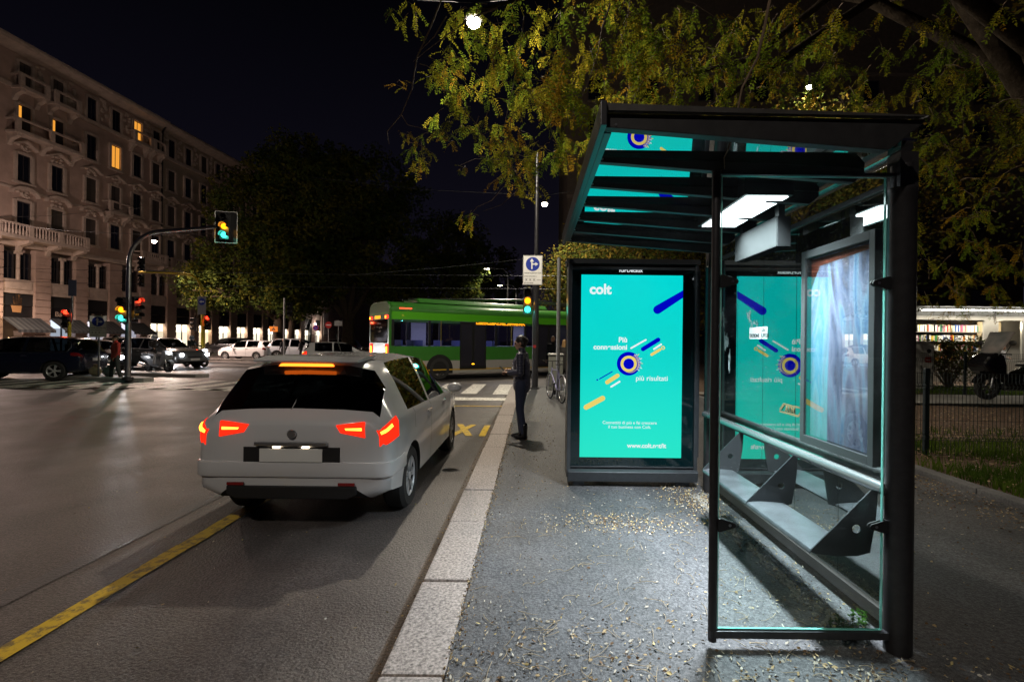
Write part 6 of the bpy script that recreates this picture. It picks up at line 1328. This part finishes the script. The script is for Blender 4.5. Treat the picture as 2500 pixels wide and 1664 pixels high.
# ---------------------------------------------------------------- wire mesh fences
FENM = mat('fence_green_black', (.010, .016, .014), .45, .3)
def fence(x0, x1, y0, y1, z0, H, posts, label, step=.05):
    t = thing('mesh_fence', label, 'fence', (x0, y0, z0)); L = math.hypot(x1 - x0, y1 - y0); d = Vector(((x1 - x0) / L, (y1 - y0) / L, 0)); n = Vector((-d.y, d.x, 0))
    b = MB(); k = int(L / step); bend = [(0, 0), (.18 * H, 0), (.215 * H, -.035), (.25 * H, 0), (.80 * H, 0), (.84 * H, -.035), (.88 * H, 0), (H, 0)]
    for i in range(k + 1):
        p = d * (i * step); b.tube([p + n * q + Vector((0, 0, z)) for z, q in bend], .0034, 4, cap=False)
    for z, q in bend:
        b.tube([n * (q - .004) + Vector((0, 0, z)), d * L + n * (q - .004) + Vector((0, 0, z))], .0042, 4, cap=False)
    for z in (.42 * H, .61 * H): b.tube([Vector((0, 0, z)), d * L + Vector((0, 0, z))], .003, 4, cap=False)
    b.build('wire_mesh', FENM, t)
    for s in posts: p = d * s + n * .04; b = MB(); b.obox(p + Vector((0, 0, H * .5 + .0)), .03, .025, H * .5 + .06, Matrix.Rotation(math.atan2(d.y, d.x), 3, 'Z')); b.build('post', mat('fence_post', (.010, .020, .024), .4, .3), t, 0, .004)
fence(4.75, 9.6, 6.65, 6.45, .03, 1.12, [.70, 3.2], 'low dark wire mesh fence with a square post behind the shelter')
fence(10.4, 18.0, 14.55, 14.2, .08, 1.22, [.1, 2.6, 5.1], 'second wire mesh fence in front of the shrub and newsstand', .06)
# ---------------------------------------------------------------- shrub and grass
SHRUB = [leafmat('shrub_brown', (.09, .07, .028)), leafmat('shrub_green', (.07, .085, .022))]
sb_ = thing('shrub', 'tangled brown-green shrub growing in front of the newsstand shelves', 'shrub', (14.6, 16.9, .03)); r3 = random.Random(4); b = MB()
cl = []
for k in range(46):
    a = r3.uniform(0, 6.28); q = Vector((1.25 * math.cos(a) * r3.random(), .6 * math.sin(a) * r3.random(), r3.uniform(.7, 1.65))); b.tube([(0, 0, -.05), q * .5 + Vector((r3.uniform(-.15, .15), 0, .1)), q], [.02, .012, .005], 5); cl.append((q, .22))
for k in range(30): a = r3.uniform(0, 6.28); cl.append((Vector((1.3 * math.cos(a) * r3.random(), .6 * math.sin(a), r3.uniform(.45, 1.2))), .25))
b.build('stems', TWIG, sb_); leaf_cloud('foliage', SHRUB, sb_, cl, 60, .085, r3)
def grass(name, n, area, h, m, rnd, label):
    vs = []; fs = []
    for _ in range(n):
        x, y = area(rnd); z = .03; H = h * rnd.uniform(.4, 1.2); a = rnd.uniform(0, 6.28); w = .006; lx, ly = rnd.gauss(0, .4) * H, rnd.gauss(0, .4) * H; c, s = math.cos(a) * w, math.sin(a) * w; k = len(vs)
        vs += [(x - c, y - s, z - .03), (x + c, y + s, z - .03), (x + lx * .4 + c * .7, y + ly * .4 + s * .7, z + H * .6), (x + lx * .4 - c * .7, y + ly * .4 - s * .7, z + H * .6), (x + lx, y + ly, z + H)]; fs += [(k, k + 1, k + 2, k + 3), (k + 3, k + 2, k + 4)]
    me = bpy.data.meshes.new(name); me.from_pydata(vs, [], fs); me.materials.append(m); o = bpy.data.objects.new(name, me); COL.objects.link(o); o['kind'] = 'stuff'; return tag(o, label, 'grass')
GR = leafmat('grass_blade', (.075, .12, .018), .4); r4 = random.Random(9)
def ga(r):
    while True:
        x, y = r.uniform(4.85, 9.5), r.uniform(3.2, 8.6)
        if y < 7.4 and (r.random() < .9) and math.sin(x * 2.1 + y) + math.sin(y * 3.1 + x * .7) > -.75: return x, y
        if r.random() < .08: return x, y
grass('verge_grass', 16000, ga, .12, GR, r4, 'tufts of grass along the foot of the mesh fence'); grass('lawn_grass', 9000, lambda r: (r.uniform(11, 19), r.uniform(14.6, 17.4)), .13, leafmat('lawn_blade', (.09, .15, .02), .4), r4, 'strip of lit lawn in front of the newsstand')
wd = MB(); r5 = random.Random(2)
for k in range(16):
    x, y = 1.62 + r5.uniform(0, .24), 2.56 + r5.uniform(-.05, .1)
    for j in range(7):
        a = r5.uniform(0, 6.28); l = r5.uniform(.015, .03); z = r5.uniform(.01, .06); p = Vector((x + r5.uniform(-.015, .015), y + r5.uniform(-.015, .015), z)); d = Vector((math.cos(a), math.sin(a), .4)) * l; n = Vector((-math.sin(a), math.cos(a), 0)) * l * .4; wd.quad(p, p + d * .5 + n, p + d, p + d * .5 - n)
    wd.tube([(x, y, -.01), (x, y, .06)], .0015, 4)
o = wd.build('weed_tuft', leafmat('weed_leaf', (.03, .075, .012), .4), kind='stuff'); tag(o, 'small green weeds at the foot of the shelter post', 'weeds')
# ---------------------------------------------------------------- fallen leaves and stalks
LT = [mat('dry_leaf_pale', (.40, .36, .29), .7), mat('dry_leaf_tan', (.36, .26, .13), .7), mat('dry_leaf_brown', (.13, .075, .035), .8), mat('dry_leaf_yellow', (.48, .38, .16), .7)]
r6 = random.Random(21); vs = []; fs = []; mi = []
def leaf(x, y, z, l, m):
    a = r6.uniform(0, 6.28); w = l * r6.uniform(.11, .22); dx, dy = math.cos(a), math.sin(a); t1, t2 = r6.uniform(.001, .012), r6.uniform(.0, .010); k = len(vs); nx, ny = -dy, dx
    vs.extend([(x - dx * l / 2, y - dy * l / 2, z + .002), (x - dx * l * .15 + nx * w, y - dy * l * .15 + ny * w, z + t1), (x + dx * l * .25 + nx * w * .8, y + dy * l * .25 + ny * w * .8, z + t1), (x + dx * l / 2, y + dy * l / 2, z + t2 + .002), (x + dx * l * .25 - nx * w * .8, y + dy * l * .25 - ny * w * .8, z + .002), (x - dx * l * .15 - nx * w, y - dy * l * .15 - ny * w, z + .002)])
    fs.append((k, k + 1, k + 2, k + 3, k + 4, k + 5)); mi.append(m)
def pick(w=(5, 3, 2, .7)): return r6.choices(range(4), w)[0]
for _ in range(900): leaf(r6.uniform(-.3, 1.9), 2.0 + 3.0 * r6.random() ** 1.3, 0, r6.uniform(.009, .020), pick())
for _ in range(1000):
    y = 1.9 + abs(r6.gauss(0, .42)); leaf(r6.uniform(-.35, 1.75), y, 0, r6.uniform(.012, .030), pick((5, 4, 3, .8)))
for _ in range(700): leaf(.2 + r6.gauss(.25, .30) * 1.2 + .25, 4.25 - .35 * r6.random() + r6.gauss(0, .07), 0, r6.uniform(.012, .024), pick((2, 5, 2, 1)))
for _ in range(900): leaf(1.45 + r6.gauss(.15, .16), 4.75 + r6.gauss(0, .28), 0, r6.uniform(.012, .026), pick((2, 4, 3, .6)))
for _ in range(1300):
    y = r6.uniform(2.0, 9); leaf(-.40 + abs(r6.gauss(0, .035)) + .0036 * y, y, -.004, r6.uniform(.008, .018), pick((1, 4, 5, .8)))
for _ in range(700): leaf(r6.uniform(-.3, .45), r6.uniform(5.0, 12), -.004, r6.uniform(.010, .022), pick((3, 3, 3, .7)))
for _ in range(900): leaf(r6.uniform(1.35, 3.0), 1.85 + abs(r6.gauss(0, .25)), 0, r6.uniform(.012, .03), pick((2, 4, 5, .7)))
for _ in range(500): leaf(r6.uniform(2.0, 4.6), r6.uniform(2.2, 6.2), 0, r6.uniform(.012, .026), pick((3, 3, 3, 1)))
for _ in range(2600): leaf(4.58 - abs(r6.gauss(0, .42)), r6.uniform(2.5, 9), 0, r6.uniform(.014, .032), pick((1, 4, 6, .8)))
for _ in range(5000): leaf(r6.uniform(4.9, 11), r6.uniform(4.6, 11.8), .06, r6.uniform(.03, .06), pick((1, 4, 6, .6)))
for _ in range(260): leaf(r6.uniform(-4.5, -.7), r6.uniform(1.8, 9), RZ, r6.uniform(.008, .022), pick((4, 3, 1, 1)))
for _ in range(420): leaf(-.69 - abs(r6.gauss(0, .03)), r6.uniform(1.8, 9), RZ + .004, r6.uniform(.010, .02), pick((1, 4, 5, .8)))
for _ in range(500): leaf(1.70 + r6.gauss(0, .05) - .02 * 0, r6.uniform(2.5, 4.9), 0, r6.uniform(.012, .024), pick((4, 3, 3, .3)))
me = bpy.data.meshes.new('leaf_litter'); me.from_pydata(vs, [], fs)
for m in LT: me.materials.append(m)
me.polygons.foreach_set('material_index', mi); o = bpy.data.objects.new('leaf_litter', me); COL.objects.link(o); o['kind'] = 'stuff'; tag(o, 'small dry leaves and seeds scattered over the pavement and the park soil', 'fallen leaves')
sk = MB()
for _ in range(260):
    q = r6.random()
    if q < .55: x, y = r6.uniform(-.3, 1.9), 1.9 + abs(r6.gauss(0, .6))
    else: x, y = r6.uniform(-.3, 1.9), r6.uniform(2, 4.6)
    a = r6.uniform(0, 6.28); l = r6.uniform(.05, .16); cv = r6.uniform(-2.2, 2.2); pts = []
    for k in range(6): pts.append((x, y, .003 + .004 * math.sin(k))); x += math.cos(a) * l / 5; y += math.sin(a) * l / 5; a += cv / 5
    sk.tube(pts, [.0019, .0018, .0016, .0014, .0012, .0008], 4, cap=False)
o = sk.build('leaf_stalks', mat('dry_stalk', (.27, .21, .13), .7), kind='stuff'); tag(o, 'curled dry leaf stalks strewn over the pavement', 'leaf stalks')
# crumbly strip of soil under the back wall of the shelter
cr = MB(); r7 = random.Random(6)
for k in range(520): x, y = 1.66 + r7.gauss(0, .035), r7.uniform(2.5, 4.9); s = r7.uniform(.004, .016); cr.ell((x, y, s * .3 - .004), s, s * r7.uniform(.7, 1.3), s * .7, 6, 4)
o = cr.build('broken_edge', mat('grit', (.20, .19, .17), .9, var=.4, vs=30), kind='stuff'); tag(o, 'line of crumbled grit along the foot of the shelter back wall', 'grit')
# rubbish bags on the island
for i, (x, y, c, lab) in enumerate([(-16.35, 18.15, (.45, .36, .22), 'crumpled tan rubbish bag at the foot of the direction sign'), (-15.75, 18.05, (.16, .18, .16), 'grey rubbish bag beside the tan one on the traffic island')]):
    r8 = random.Random(i); b = MB(); b.ell((0, 0, .16), .20, .17, .19, 14, 10)
    for p in range(len(b.v)): b.v[p] *= 1 + r8.uniform(-.09, .09)
    b.tube([(0, 0, .32), (.02, 0, .42)], [.05, .08], 8); o = b.build('rubbish_bag', mat('bag_film', c, .35, var=.2, vs=9), None, 30); o.location = (x, y, .06); tag(o, lab, 'rubbish bag')
